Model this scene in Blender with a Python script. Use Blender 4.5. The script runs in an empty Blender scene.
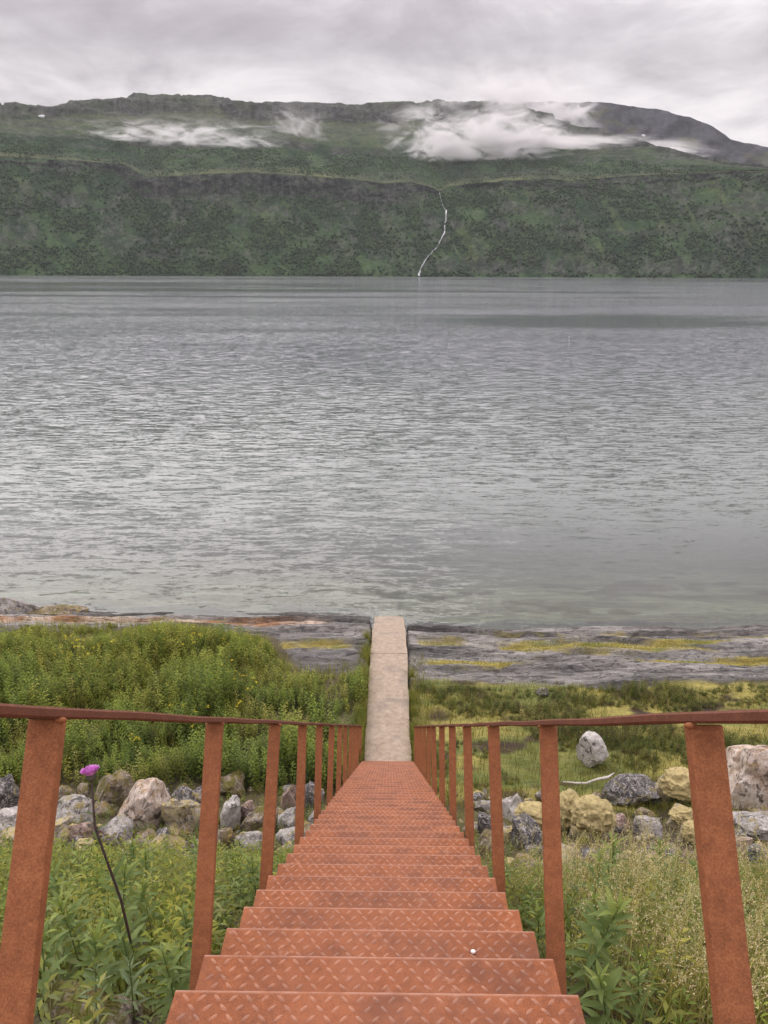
import bpy, bmesh, math, random
import numpy as np
from mathutils import Vector, Matrix, Euler

random.seed(7)
RNG = np.random.default_rng(11)
SC = bpy.context.scene
COL = SC.collection
R = math.radians

# ------------------------------------------------------------------ camera
CAMX, CAMY, CAMZ = 0.03, 0.0, 10.8
PITCH, YAW, ROLL, FPX = 17.24, 0.52, 0.22, 770.0
cam_d = bpy.data.cameras.new('camera')
cam = bpy.data.objects.new('camera', cam_d)
COL.objects.link(cam)
cam_d.sensor_fit = 'VERTICAL'
cam_d.sensor_height = 24.0
cam_d.lens = FPX / 1024.0 * 24.0
cam_d.clip_start = 0.05
cam_d.clip_end = 60000.0
cam.matrix_world = (Matrix.Translation((CAMX, CAMY, CAMZ)) @ Matrix.Rotation(R(YAW), 4, 'Z')
                    @ Matrix.Rotation(R(90 - PITCH), 4, 'X') @ Matrix.Rotation(R(ROLL), 4, 'Z'))
SC.camera = cam
CM = np.array(cam.matrix_world)

# ------------------------------------------------------------------ render / exposure
SC.render.engine = 'CYCLES'
SC.view_settings.view_transform = 'Standard'
SC.view_settings.look = 'None'
SC.view_settings.exposure = 0.15
SC.view_settings.gamma = 1.0
SC.view_settings.use_curve_mapping = False
SC.cycles.use_denoising = True
SC.cycles.max_bounces = 8
SC.cycles.transparent_max_bounces = 24
SC.cycles.volume_bounces = 4
SC.cycles.volume_step_rate = 0.35
SC.cycles.caustics_reflective = False
SC.cycles.caustics_refractive = False

# ------------------------------------------------------------------ world: overcast sky
SUN_EL, SUN_AZ = 47.0, -22.0          # degrees, compass style: 0 = +Y, clockwise
W = bpy.data.worlds.new('World')
SC.world = W
W.use_nodes = True
nt = W.node_tree
for n in list(nt.nodes):
    nt.nodes.remove(n)


class NB:
    """tiny node-building helper"""
    def __init__(s, tree):
        s.t = tree

    def n(s, typ, ins=None, **props):
        nd = s.t.nodes.new(typ)
        for k, v in props.items():
            setattr(nd, k, v)
        for k, v in (ins or {}).items():
            s.set(nd, k, v)
        return nd

    def set(s, nd, k, v):
        sock = nd.inputs[k]
        if isinstance(v, bpy.types.NodeSocket):
            s.t.links.new(v, sock)
        elif isinstance(v, bpy.types.Node):
            s.t.links.new(v.outputs[0], sock)
        else:
            sock.default_value = v

    def math(s, op, a, b=0.0, c=0.0, clamp=False):
        nd = s.n('ShaderNodeMath', operation=op, use_clamp=clamp)
        s.set(nd, 0, a)
        s.set(nd, 1, b)
        if op in ('MULTIPLY_ADD', 'SMOOTH_MIN', 'COMPARE'):
            s.set(nd, 2, c)
        return nd.outputs[0]

    def vmath(s, op, a, b=(0, 0, 0)):
        nd = s.n('ShaderNodeVectorMath', operation=op)
        s.set(nd, 0, a)
        s.set(nd, 1, b)
        return nd.outputs[0]

    def noise(s, vec, scale, detail=4.0, rough=0.55, dist=0.0, out=0):
        nd = s.n('ShaderNodeTexNoise', {'Scale': scale, 'Detail': detail, 'Roughness': rough, 'Distortion': dist})
        s.t.links.new(vec, nd.inputs['Vector'])
        return nd.outputs[out]

    def ramp(s, fac, stops, interp='LINEAR'):
        nd = s.n('ShaderNodeValToRGB')
        cr = nd.color_ramp
        cr.interpolation = interp
        while len(cr.elements) < len(stops):
            cr.elements.new(0.5)
        for e, (p, c) in zip(cr.elements, stops):
            e.position = p
            e.color = (c[0], c[1], c[2], 1.0) if hasattr(c, '__len__') else (c, c, c, 1.0)
        s.t.links.new(fac, nd.inputs[0])
        return nd.outputs[0]

    def mix(s, fac, a, b, blend='MIX'):
        nd = s.n('ShaderNodeMix', data_type='RGBA', blend_type=blend, clamp_factor=True)
        for k, v in ((0, fac), (6, a), (7, b)):
            if isinstance(v, (tuple, list)) and k > 0 and len(v) == 3:
                v = (*v, 1.0)
            s.set(nd, k, v)
        return nd.outputs[2]

    def maprange(s, v, a, b, c=0.0, d=1.0, smooth=False):
        nd = s.n('ShaderNodeMapRange', interpolation_type='SMOOTHSTEP' if smooth else 'LINEAR')
        s.set(nd, 0, v)
        for i, q in enumerate((a, b, c, d)):
            s.set(nd, i + 1, q)
        return nd.outputs[0]


b = NB(nt)
tc = b.n('ShaderNodeTexCoord')
sky = b.n('ShaderNodeTexSky', sky_type='NISHITA', sun_disc=False, sun_elevation=R(SUN_EL), sun_rotation=R(SUN_AZ))
gen = b.vmath('NORMALIZE', tc.outputs['Generated'])
sep = b.n('ShaderNodeSeparateXYZ', {0: gen})
el = b.math('MAXIMUM', sep.outputs[2], 0.0)
den = b.math('ADD', el, 0.16)
comb = b.n('ShaderNodeCombineXYZ', {0: b.math('DIVIDE', sep.outputs[0], den), 1: b.math('DIVIDE', sep.outputs[1], den), 2: 0.35})
bil = b.vmath('MULTIPLY', gen, (1.0, 1.0, 2.6))
cl1 = b.noise(b.vmath('ADD', bil, (2.7, 0.4, 1.1)), 3.4, 7.0, 0.58, 0.5)
cl2 = b.noise(b.vmath('ADD', comb.outputs[0], (4.3, 1.7, 0.0)), 1.8, 6.0, 0.6, 0.3)
cl = b.math('MULTIPLY_ADD', cl2, 0.45, b.math('MULTIPLY', cl1, 0.60))
cloud = b.ramp(cl, [(0.40, (0.36, 0.322, 0.340)), (0.50, (0.475, 0.430, 0.450)), (0.58, (0.60, 0.555, 0.573)), (0.68, (0.90, 0.845, 0.858))])
# low gap of brighter cloud along the skyline
low = b.maprange(el, 0.175, 0.26, 1.0, 0.0, True)
cloud = b.mix(b.math('MULTIPLY', low, b.maprange(cl, 0.45, 0.60, 0.25, 0.95)), cloud, (0.95, 0.885, 0.89))
grad = b.maprange(el, 0.22, 0.48, 9.4, 31.0, True)
cloud_s = b.vmath('SCALE', cloud)
nt.links.new(grad, cloud_s.node.inputs['Scale'])
skymix = b.mix(0.94, sky.outputs[0], cloud_s)
bg = b.n('ShaderNodeBackground', {'Color': skymix, 'Strength': 0.10})
b.n('ShaderNodeOutputWorld', {'Surface': bg})

sun_d = bpy.data.lights.new('sun', 'SUN')
sun_d.energy = 1.5
sun_d.angle = R(58)
sun_d.color = (1.0, 0.965, 0.92)
sun = bpy.data.objects.new('sun', sun_d)
COL.objects.link(sun)
_sd = Vector((math.sin(R(SUN_AZ)) * math.cos(R(SUN_EL)), math.cos(R(SUN_AZ)) * math.cos(R(SUN_EL)), math.sin(R(SUN_EL))))
sun.rotation_euler = _sd.to_track_quat('Z', 'Y').to_euler()
sun.location = (0, 0, 60)

# ------------------------------------------------------------------ numpy noise


def _hash(ix, iy, iz, seed):
    h = (ix.astype(np.int64) * 374761393 + iy.astype(np.int64) * 668265263 + iz.astype(np.int64) * 2147483647 + seed * 1274126177) & 0xffffffff
    h = ((h ^ (h >> 13)) * 1274126177) & 0xffffffff
    return ((h ^ (h >> 16)) & 0xffffff) / float(0xffffff)


def vnoise(x, y, z=None, seed=0):
    x, y = np.asarray(x, float), np.asarray(y, float)
    z = np.zeros_like(x) if z is None else np.asarray(z, float)
    ix, iy, iz = np.floor(x), np.floor(y), np.floor(z)
    fx, fy, fz = x - ix, y - iy, z - iz
    u, v, w = (f * f * f * (f * (f * 6 - 15) + 10) for f in (fx, fy, fz))
    r = 0
    flat = not np.any(fz)
    for dz in ((0,) if flat else (0, 1)):
        a = _hash(ix, iy, iz + dz, seed) * (1 - u) + _hash(ix + 1, iy, iz + dz, seed) * u
        c = _hash(ix, iy + 1, iz + dz, seed) * (1 - u) + _hash(ix + 1, iy + 1, iz + dz, seed) * u
        p = a * (1 - v) + c * v
        r = r + p * (1 if flat else ((1 - w) if dz == 0 else w))
    return r * 2 - 1


def fbm(x, y, z=None, octv=4, gain=0.5, seed=0):
    t, a, f, s = 0, 1.0, 1.0, 0
    for o in range(octv):
        t = t + a * vnoise(x * f, y * f, None if z is None else z * f, seed + o * 17)
        s += a
        a *= gain
        f *= 2.03
    return t / s


def ridged(x, y, octv=4, seed=0):
    t, a, f, s = 0, 1.0, 1.0, 0
    for o in range(octv):
        t = t + a * (1 - np.abs(vnoise(x * f, y * f, None, seed + o * 31)))
        s += a
        a *= 0.5
        f *= 2.1
    return t / s


def sstep(a, b_, x):
    t = np.clip((np.asarray(x, float) - a) / (b_ - a), 0, 1)
    return t * t * (3 - 2 * t)


def lerp(a, b_, t):
    return a + (b_ - a) * t


# ------------------------------------------------------------------ mesh helpers


def mesh_np(name, V, quads=None, tris=None, col=None, smooth=True):
    me = bpy.data.meshes.new(name)
    V = np.asarray(V, np.float32)
    nq = 0 if quads is None else len(quads)
    ntr = 0 if tris is None else len(tris)
    me.vertices.add(len(V))
    me.vertices.foreach_set('co', V.ravel())
    idx = []
    if nq:
        idx.append(np.asarray(quads, np.int32).ravel())
    if ntr:
        idx.append(np.asarray(tris, np.int32).ravel())
    idx = np.concatenate(idx)
    me.loops.add(len(idx))
    me.loops.foreach_set('vertex_index', idx)
    me.polygons.add(nq + ntr)
    starts = np.concatenate([np.arange(nq) * 4, nq * 4 + np.arange(ntr) * 3]).astype(np.int32)
    me.polygons.foreach_set('loop_start', starts)
    if smooth:
        me.polygons.foreach_set('use_smooth', np.ones(nq + ntr, bool))
    if col is not None:
        at_ = me.color_attributes.new('col', 'FLOAT_COLOR', 'POINT')
        c4 = np.ones((len(V), 4), np.float32)
        c4[:, :3] = col
        at_.data.foreach_set('color', c4.ravel())
    me.update(calc_edges=True)
    me.validate()
    return me


def link(name, me, mat=None, parent=None):
    o = bpy.data.objects.new(name, me)
    COL.objects.link(o)
    if mat is not None and not me.materials:
        me.materials.append(mat)
    if parent is not None:
        o.parent = parent
    return o


def tag(o, label=None, cat=None, group=None, kind=None):
    for k, v in (('label', label), ('category', cat), ('group', group), ('kind', kind)):
        if v:
            o[k] = v
    return o


def empty(name, loc=(0, 0, 0), rot=(0, 0, 0)):
    o = bpy.data.objects.new(name, None)
    COL.objects.link(o)
    o.location = loc
    o.rotation_euler = rot
    o.empty_display_size = 0.1
    return o


def bm_mesh(name, bm, smooth=False):
    me = bpy.data.meshes.new(name)
    bm.normal_update()
    bm.to_mesh(me)
    bm.free()
    if smooth:
        me.polygons.foreach_set('use_smooth', [True] * len(me.polygons))
    return me


def bevel_box(name, sx, sy, sz, bev=0.0, seg=1, M=None):
    bm = bmesh.new()
    bmesh.ops.create_cube(bm, size=1.0)
    bmesh.ops.scale(bm, vec=(sx, sy, sz), verts=bm.verts)
    if bev:
        bmesh.ops.bevel(bm, geom=bm.edges[:], offset=bev, segments=seg, affect='EDGES', profile=0.6)
    if M is not None:
        bmesh.ops.transform(bm, matrix=M, verts=bm.verts)
    return bm_mesh(name, bm)


# ------------------------------------------------------------------ pixel <-> place


def ray(px, py):
    d = np.stack([(np.asarray(px, float) - 384) / FPX, -(np.asarray(py, float) - 512) / FPX, -np.ones_like(np.asarray(px, float))], -1)
    d = d @ CM[:3, :3].T
    return d / np.linalg.norm(d, axis=-1, keepdims=True)


def az_el(px, py):
    d = ray(px, py)
    return np.arctan2(d[..., 0], d[..., 1]), np.arctan2(d[..., 2], np.hypot(d[..., 0], d[..., 1]))


# ------------------------------------------------------------------ ground shape
_Y = [-60, -3, 1, 2, 3.5, 5, 7, 9, 11, 12.5, 14, 17, 18, 20, 21.2, 22.3, 23.2, 26, 34, 60, 200, 2600]
_ZL = [9.4, 9.0, 8.85, 8.2, 7.2, 6.05, 4.3, 2.75, 1.65, 1.2, 0.95, 0.8, 0.72, 0.55, 0.45, 0.28, -0.03, -0.55, -2.2, -6, -30, -60]
_ZR = [9.4, 9.0, 8.85, 8.2, 7.2, 6.05, 4.3, 2.65, 1.45, 0.9, 0.62, 0.55, 0.60, 0.42, 0.26, 0.06, -0.2, -0.7, -2.4, -6, -30, -60]


def rockmask(x, y):
    n = fbm(x * 0.5, y * 0.9, seed=5, octv=4)
    edge_r = 17.85 + 0.35 * n - 0.12 * np.clip((x - 4) / 6, 0, 1)
    edge_l = np.where(x < -3.2, 20.9, 18.0) + 0.35 * n
    edge_l = lerp(20.9, 18.1, sstep(-3.6, -2.2, x)) + 0.35 * n
    e = lerp(edge_l, edge_r, sstep(-0.6, 0.4, x))
    return sstep(-0.12, 0.12, y - e)


def mossmask(x, y):
    n = fbm(x * 0.7, y * 2.2, seed=9, octv=3) + 0.9 * fbm(x * 2.6, y * 6.0, seed=10, octv=4)
    a = sstep(0.5, 0.0, np.abs(y - 20.45 - 0.02 * (x - 6)) - 0.12 + 0.25 * n) * sstep(2.9, 3.9, x + n) * sstep(10.2, 9.2, x + n)
    c = sstep(0.3, 0.0, np.abs(y - 19.12) - 0.06 + 0.15 * n) * sstep(0.8, 1.4, x + 0.4 * n) * sstep(4.0, 3.2, x + 0.5 * n)
    d = sstep(0.25, 0.0, np.abs(y - 19.35) - 0.02 + 0.22 * n) * sstep(6.0, 7.5, x)
    e = sstep(0.35, 0.0, np.abs(y - 20.75) - 0.05 + 0.2 * n) * sstep(0.75, 1.0, x) * sstep(3.0, 2.0, x + n)
    f = sstep(0.18, 0.0, np.abs(y - 21.55) - 0.0 + 0.3 * n) * sstep(2.0, 4.5, x)
    g = sstep(0.3, 0.0, np.abs(y - 19.9) - 0.04 + 0.2 * n) * sstep(-0.9, -1.3, x) * sstep(-5.0, -3.0, x)
    return np.clip(a + c + d + 0.8 * e + 0.6 * f + g, 0, 1)


def ground_z(x, y):
    x, y = np.asarray(x, float), np.asarray(y, float)
    yy = y + 0.35 * fbm(x * 0.35, y * 0.3, seed=2, octv=2) * sstep(4, 10, y)
    z = lerp(np.interp(yy, _Y, _ZL), np.interp(yy, _Y, _ZR), sstep(-1.2, 1.2, x))
    z = z + 0.32 * np.exp(-((x + 6.6) / 2.0) ** 2 - ((y - 19.6) / 1.2) ** 2)
    near = np.exp(-((y - 12) / 14.0) ** 2)
    z = z + near * (0.10 * fbm(x * 0.8, y * 0.8, seed=3, octv=3) + 0.03 * fbm(x * 4, y * 4, seed=4, octv=2))
    rm = rockmask(x, y) * sstep(28, 24, y)
    # bedding ledges running along the shore
    s = y + 0.10 * x * np.exp(-np.abs(x) / 30) * 0.15 + 0.55 * fbm(x * 0.20, y * 0.5, seed=21, octv=4)
    led = 0
    for per, amp, sd in ((1.05, 0.17, 0.0), (0.47, 0.075, 0.3), (0.19, 0.028, 0.7)):
        ph = (s / per + sd + 0.3 * vnoise(x * 0.5, y * 0.2, None, 40))
        fr = ph - np.floor(ph)
        led = led + amp * (0.5 - fr + sstep(0.86, 1.0, fr))
    z = z + rm * (led + 0.05 * fbm(x * 0.9, y * 3.0, seed=23, octv=4))
    z = z - mossmask(x, y) * rm * 0.02
    tr = sstep(0.60, 0.47, np.abs(x)) * sstep(8.0, 12.0, y) * sstep(25.5, 24.0, y)
    cap = lerp(0.40, 0.28, sstep(16, 20, y)) - 0.22 * np.clip(y - 19.5, 0, 4.6)
    cap = np.where(y < 13.5, 10.8 - 0.83 - 0.645 * y - 0.55, cap)
    z = np.where(tr > 0, lerp(z, np.minimum(z, cap), tr), z)
    return z


def at(px, py, lift=0.0):
    """the place on the ground seen in direction (px,py)"""
    d = ray(px, py)
    o = np.array([CAMX, CAMY, CAMZ])
    t = 1.0
    for _ in range(4000):
        p = o + d * t
        gz = float(ground_z(np.array([p[0]]), np.array([p[1]]))[0]) + lift
        if p[2] <= gz:
            break
        t += max(0.01, (p[2] - gz) * 0.3)
    return p, t


def gz1(x, y):
    return float(ground_z(np.array([x]), np.array([y]))[0])


# ------------------------------------------------------------------ materials


def new_mat(name):
    m = bpy.data.materials.new(name)
    m.use_nodes = True
    t = m.node_tree
    for n in list(t.nodes):
        t.nodes.remove(n)
    q = NB(t)
    out = q.n('ShaderNodeOutputMaterial')
    return m, q, out


def principled(q, out, color, rough=0.8, bump=None, bump_str=0.5, bump_dist=0.01, metallic=0.0, spec=0.5):
    p = q.n('ShaderNodeBsdfPrincipled')
    q.set(p, 'Base Color', color if isinstance(color, bpy.types.NodeSocket) else (*color, 1.0))
    q.set(p, 'Roughness', rough)
    q.set(p, 'Metallic', metallic)
    q.set(p, 'Specular IOR Level', spec)
    if bump is not None:
        bp = q.n('ShaderNodeBump', {'Strength': bump_str, 'Distance': bump_dist, 'Height': bump})
        q.set(p, 'Normal', bp.outputs[0])
    q.set(out, 'Surface', p.outputs[0])
    return p


def rust_material(name, dark, mid, light, worn=0.0, fine=260.0):
    m, q, out = new_mat(name)
    t = q.n('ShaderNodeTexCoord')
    geo = q.n('ShaderNodeNewGeometry')
    pos = geo.outputs['Position']
    n1 = q.noise(pos, fine, 3, 0.7)
    n2 = q.noise(pos, 38.0, 5, 0.65)
    n3 = q.noise(pos, 3.5, 4, 0.6)
    f = q.math('ADD', q.math('MULTIPLY', n1, 0.56), q.math('ADD', q.math('MULTIPLY', n2, 0.34), q.math('MULTIPLY', n3, 0.18)))
    c = q.ramp(f, [(0.36, dark), (0.53, mid), (0.70, light)])
    if worn:
        sp = q.n('ShaderNodeSeparateXYZ', {0: pos})
        w = q.maprange(q.math('ABSOLUTE', sp.outputs[0]), 0.52, 0.15, 0.0, 1.0, True)
        w = q.math('MULTIPLY', w, q.maprange(q.noise(pos, 7.0, 5, 0.65), 0.36, 0.68, 0.15, worn))
        c = q.mix(w, c, (0.265, 0.099, 0.050))
        st = q.maprange(q.noise(pos, 15.0, 4, 0.7), 0.60, 0.72, 0.0, 0.5)
        c = q.mix(st, c, (0.42, 0.25, 0.17))
        dk = q.maprange(q.noise(pos, 4.0, 7, 0.75), 0.45, 0.62, 0.0, 0.7)
        c = q.mix(dk, c, (0.145, 0.052, 0.027))
    h = q.math('ADD', q.math('MULTIPLY', n1, 0.5), q.math('MULTIPLY', n2, 0.7))
    if worn:
        oc = q.n('ShaderNodeSeparateXYZ', {0: t.outputs['Object']})
        nose = q.math('MULTIPLY', q.maprange(oc.outputs[1], -0.016, -0.003, 0.0, 1.0, True), q.maprange(q.noise(pos, 18.0, 4, 0.7), 0.3, 0.6, 0.15, 0.8))
        c = q.mix(nose, c, (0.46, 0.26, 0.19))
    stud = 'stud' in name
    principled(q, out, c, 0.40 if stud else (0.6 if worn else 0.8), h, 0.35, 0.0015, spec=0.6 if stud else (0.22 if worn else 0.3))
    return m


M = {}
M['rust_tread'] = rust_material('rusty_plate', (0.105, 0.034, 0.014), (0.255, 0.079, 0.027), (0.37, 0.132, 0.054), 0.7)
M['rust_stud'] = rust_material('worn_glint_stud_steel', (0.21, 0.072, 0.032), (0.365, 0.137, 0.062), (0.48, 0.215, 0.115), 0.3)  # pale tone holds both wear and highlights painted onto the studs
M['rust_post'] = rust_material('rusty_post_steel', (0.135, 0.047, 0.021), (0.25, 0.090, 0.036), (0.37, 0.145, 0.062))
M['rust_rail'] = rust_material('rusty_rail_steel', (0.085, 0.032, 0.020), (0.15, 0.056, 0.032), (0.22, 0.088, 0.052))


def concrete_material():
    m, q, out = new_mat('weathered_concrete')
    pos = q.n('ShaderNodeNewGeometry').outputs['Position']
    n1 = q.noise(pos, 85.0, 3, 0.75)
    n2 = q.noise(pos, 9.0, 5, 0.65)
    n3 = q.noise(pos, 1.7, 5, 0.62, 0.4)
    f = q.math('ADD', q.math('MULTIPLY', n1, 0.35), q.math('ADD', q.math('MULTIPLY', n2, 0.38), q.math('MULTIPLY', n3, 0.35)))
    c = q.ramp(f, [(0.40, (0.21, 0.165, 0.125)), (0.54, (0.35, 0.280, 0.215)), (0.68, (0.50, 0.42, 0.335))])
    stain = q.maprange(n3, 0.44, 0.70, 0.0, 0.8, True)
    c = q.mix(stain, c, (0.20, 0.165, 0.135))
    vor = q.n('ShaderNodeTexVoronoi', {'Scale': 60.0})
    q.t.links.new(pos, vor.inputs['Vector'])
    pits = q.maprange(vor.outputs['Distance'], 0.08, 0.3, 0.0, 1.0)
    h = q.math('ADD', q.math('MULTIPLY', pits, 0.5), q.math('MULTIPLY', n2, 1.0))
    principled(q, out, c, 0.92, h, 0.6, 0.008, spec=0.2)
    return m


M['concrete'] = concrete_material()


def foliage_material(name, transl=0.4, rough=0.55):
    """colour from the leaf's own 'col' attribute"""
    m, q, out = new_mat(name)
    a = q.n('ShaderNodeAttribute', attribute_name='col')
    d = q.n('ShaderNodeBsdfPrincipled')
    q.set(d, 'Base Color', a.outputs['Color'])
    q.set(d, 'Roughness', rough)
    q.set(d, 'Specular IOR Level', 0.12)
    tr = q.n('ShaderNodeBsdfTranslucent')
    q.set(tr, 'Color', q.mix(1.0, a.outputs['Color'], (1.3, 1.35, 0.6), 'MULTIPLY'))
    mx = q.n('ShaderNodeMixShader', {0: transl})
    q.set(mx, 1, d.outputs[0])
    q.set(mx, 2, tr.outputs[0])
    q.set(out, 'Surface', mx.outputs[0])
    return m


M['foliage'] = foliage_material('leaf_green')
M['grass'] = foliage_material('grass_blade', 0.35, 0.6)


def leaf_material(name, a_, b_):
    m, q, out = new_mat(name)
    oi = q.n('ShaderNodeObjectInfo')
    pos = q.n('ShaderNodeNewGeometry').outputs['Position']
    c = q.mix(oi.outputs['Random'], a_, b_)
    c = q.mix(q.maprange(q.noise(pos, 60.0, 3, 0.6), 0.4, 0.7, 0.0, 0.35), c, (0.19, 0.24, 0.07))
    d = q.n('ShaderNodeBsdfPrincipled')
    q.set(d, 'Base Color', c)
    q.set(d, 'Roughness', 0.5)
    q.set(d, 'Specular IOR Level', 0.18)
    tr = q.n('ShaderNodeBsdfTranslucent')
    q.set(tr, 'Color', q.mix(1.0, c, (1.3, 1.4, 0.6), 'MULTIPLY'))
    mx = q.n('ShaderNodeMixShader', {0: 0.3})
    q.set(mx, 1, d.outputs[0])
    q.set(mx, 2, tr.outputs[0])
    q.set(out, 'Surface', mx.outputs[0])
    return m


M['leaf'] = leaf_material('willowherb_leaf', (0.095, 0.145, 0.038), (0.170, 0.225, 0.065))
M['leaf_young'] = leaf_material('young_leaf', (0.20, 0.26, 0.06), (0.30, 0.35, 0.10))
M['leaf_grey'] = leaf_material('grey_green_leaf', (0.13, 0.18, 0.095), (0.21, 0.26, 0.14))


def plain(name, c, rough=0.8, var=0.25, scale=40.0, bump=0.3, bd=0.004):
    m, q, out = new_mat(name)
    pos = q.n('ShaderNodeNewGeometry').outputs['Position']
    n = q.noise(pos, scale, 4, 0.65)
    lo = tuple(v * (1 - var) for v in c)
    hi = tuple(min(1, v * (1 + var)) for v in c)
    principled(q, out, q.ramp(n, [(0.3, lo), (0.7, hi)]), rough, n, bump, bd)
    return m


M['stem'] = plain('green_stem', (0.12, 0.16, 0.05))
M['thistle_stem'] = plain('dark_thistle_stem', (0.055, 0.035, 0.035))
M['thistle_bract'] = plain('thistle_bract', (0.06, 0.055, 0.035))
M['thistle_petal'] = plain('purple_floret', (0.72, 0.30, 0.70), 0.6)
M['driftwood'] = plain('bleached_driftwood', (0.50, 0.46, 0.42), 0.85)
M['white'] = plain('white_feather', (0.8, 0.8, 0.8), 0.7, 0.05)
M['grey_feather'] = plain('grey_feather', (0.35, 0.36, 0.38), 0.7, 0.1)
M['snow'] = plain('old_snow', (0.75, 0.76, 0.78), 0.8, 0.08, 0.05)


def rock_material(name, a_, b_, c_, vein=0.25, lichen=0.2, lich_col=(0.36, 0.29, 0.10), moss=0.0, seed=0.0):
    m, q, out = new_mat(name)
    t = q.n('ShaderNodeTexCoord')
    oi = q.n('ShaderNodeObjectInfo')
    geo = q.n('ShaderNodeNewGeometry')
    off = q.n('ShaderNodeCombineXYZ', {0: q.math('MULTIPLY', oi.outputs['Random'], 37.0), 1: seed, 2: 0.0})
    pos = q.vmath('ADD', geo.outputs['Position'], off.outputs[0])
    n1 = q.noise(pos, 3.0, 8, 0.68, 0.6)
    n2 = q.noise(pos, 26.0, 5, 0.7)
    n3 = q.noise(pos, 7.0, 6, 0.65, 0.8)
    f = q.math('ADD', q.math('MULTIPLY', n1, 0.62), q.math('MULTIPLY', n2, 0.38))
    c = q.ramp(f, [(0.36, a_), (0.50, b_), (0.64, c_)])
    # pale veins
    rd = q.math('ABSOLUTE', q.math('SUBTRACT', n3, 0.5))
    c = q.mix(q.maprange(rd, 0.03, 0.0, 0.0, vein * 1.6), c, (0.62, 0.58, 0.54))
    # dark crevices
    vor = q.n('ShaderNodeTexVoronoi', {'Scale': 4.5}, feature='DISTANCE_TO_EDGE')
    q.t.links.new(q.vmath('ADD', pos, q.vmath('SCALE', q.n('ShaderNodeTexNoise', {'Scale': 6.0, 'Detail': 4.0}).outputs[1])), vor.inputs['Vector'])
    crack = q.maprange(vor.outputs['Distance'], 0.0, 0.035, 1.0, 0.0)
    # dark weather patches
    c = q.mix(q.maprange(q.noise(pos, 5.5, 7, 0.74, 0.6), 0.53, 0.60, 0.0, 0.85), c, (0.05, 0.043, 0.038))
    # lichen, more where surfaces look up
    sp = q.n('ShaderNodeSeparateXYZ', {0: geo.outputs['Normal']})
    up = q.maprange(sp.outputs[2], -0.2, 0.8, 0.25, 1.0)
    ln = q.noise(pos, 6.5, 7, 0.72, 0.5)
    lm = q.math('MULTIPLY', q.maprange(ln, 0.60 - 0.25 * lichen, 0.66 - 0.22 * lichen, 0.0, 1.0), up)
    lc = q.mix(q.maprange(n2, 0.35, 0.65), lich_col, tuple(v * 0.55 for v in lich_col))
    c = q.mix(q.math('MULTIPLY', lm, 0.9 if lichen > 0.1 else 0.45), c, lc)
    if moss:
        mn = q.noise(pos, 4.0, 6, 0.7)
        mm = q.math('MULTIPLY', q.maprange(mn, 0.62 - 0.3 * moss, 0.70 - 0.3 * moss, 0.0, 1.0), up)
        c = q.mix(mm, c, (0.13, 0.115, 0.03))
    h = q.math('ADD', q.math('MULTIPLY', n2, 0.35), q.math('MULTIPLY', n1, 1.0))
    h = q.math('SUBTRACT', h, q.math('MULTIPLY', crack, 0.25))
    principled(q, out, c, 0.88, h, 0.9, 0.035, spec=0.25)
    return m


M['rock_grey'] = rock_material('grey_boulder', (0.13, 0.122, 0.115), (0.31, 0.29, 0.275), (0.56, 0.53, 0.49), 0.4, 0.25)
M['rock_pale'] = rock_material('pale_pink_boulder', (0.26, 0.16, 0.10), (0.52, 0.42, 0.35), (0.74, 0.67, 0.60), 0.35, 0.3, (0.42, 0.27, 0.10))
M['rock_dark'] = rock_material('dark_boulder', (0.045, 0.043, 0.045), (0.105, 0.10, 0.10), (0.24, 0.225, 0.21), 0.5, 0.12)
M['rock_brown'] = rock_material('brown_mossy_boulder', (0.085, 0.062, 0.042), (0.19, 0.15, 0.105), (0.36, 0.31, 0.25), 0.25, 0.35, (0.34, 0.25, 0.08), 0.45)
M['rock_lichen'] = rock_material('lichen_crusted_boulder', (0.13, 0.11, 0.085), (0.29, 0.25, 0.19), (0.50, 0.45, 0.36), 0.3, 0.62, (0.52, 0.42, 0.18))
M['rock_red'] = rock_material('reddish_boulder', (0.15, 0.09, 0.07), (0.28, 0.19, 0.155), (0.42, 0.33, 0.28), 0.3, 0.2)
M['rock_white'] = rock_material('whitish_boulder', (0.26, 0.235, 0.215), (0.48, 0.45, 0.42), (0.66, 0.63, 0.60), 0.2, 0.05)


def moss_material(name, c):
    m, q, out = new_mat(name)
    pos = q.n('ShaderNodeNewGeometry').outputs['Position']
    n1 = q.noise(pos, 130.0, 4, 0.75)
    n2 = q.noise(pos, 9.0, 5, 0.65)
    f = q.math('ADD', q.math('MULTIPLY', n1, 0.5), q.math('MULTIPLY', n2, 0.5))
    cc = q.ramp(f, [(0.34, tuple(v * 0.45 for v in c)), (0.52, c), (0.68, tuple(min(1, v * 1.35) for v in c))])
    h = q.math('ADD', n1, q.math('MULTIPLY', n2, 1.5))
    principled(q, out, cc, 0.95, h, 1.0, 0.03, spec=0.1)
    return m


M['moss_yellow'] = moss_material('pale_yellow_moss', (0.66, 0.54, 0.27))
M['moss_green'] = moss_material('green_moss', (0.22, 0.24, 0.05))


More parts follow.
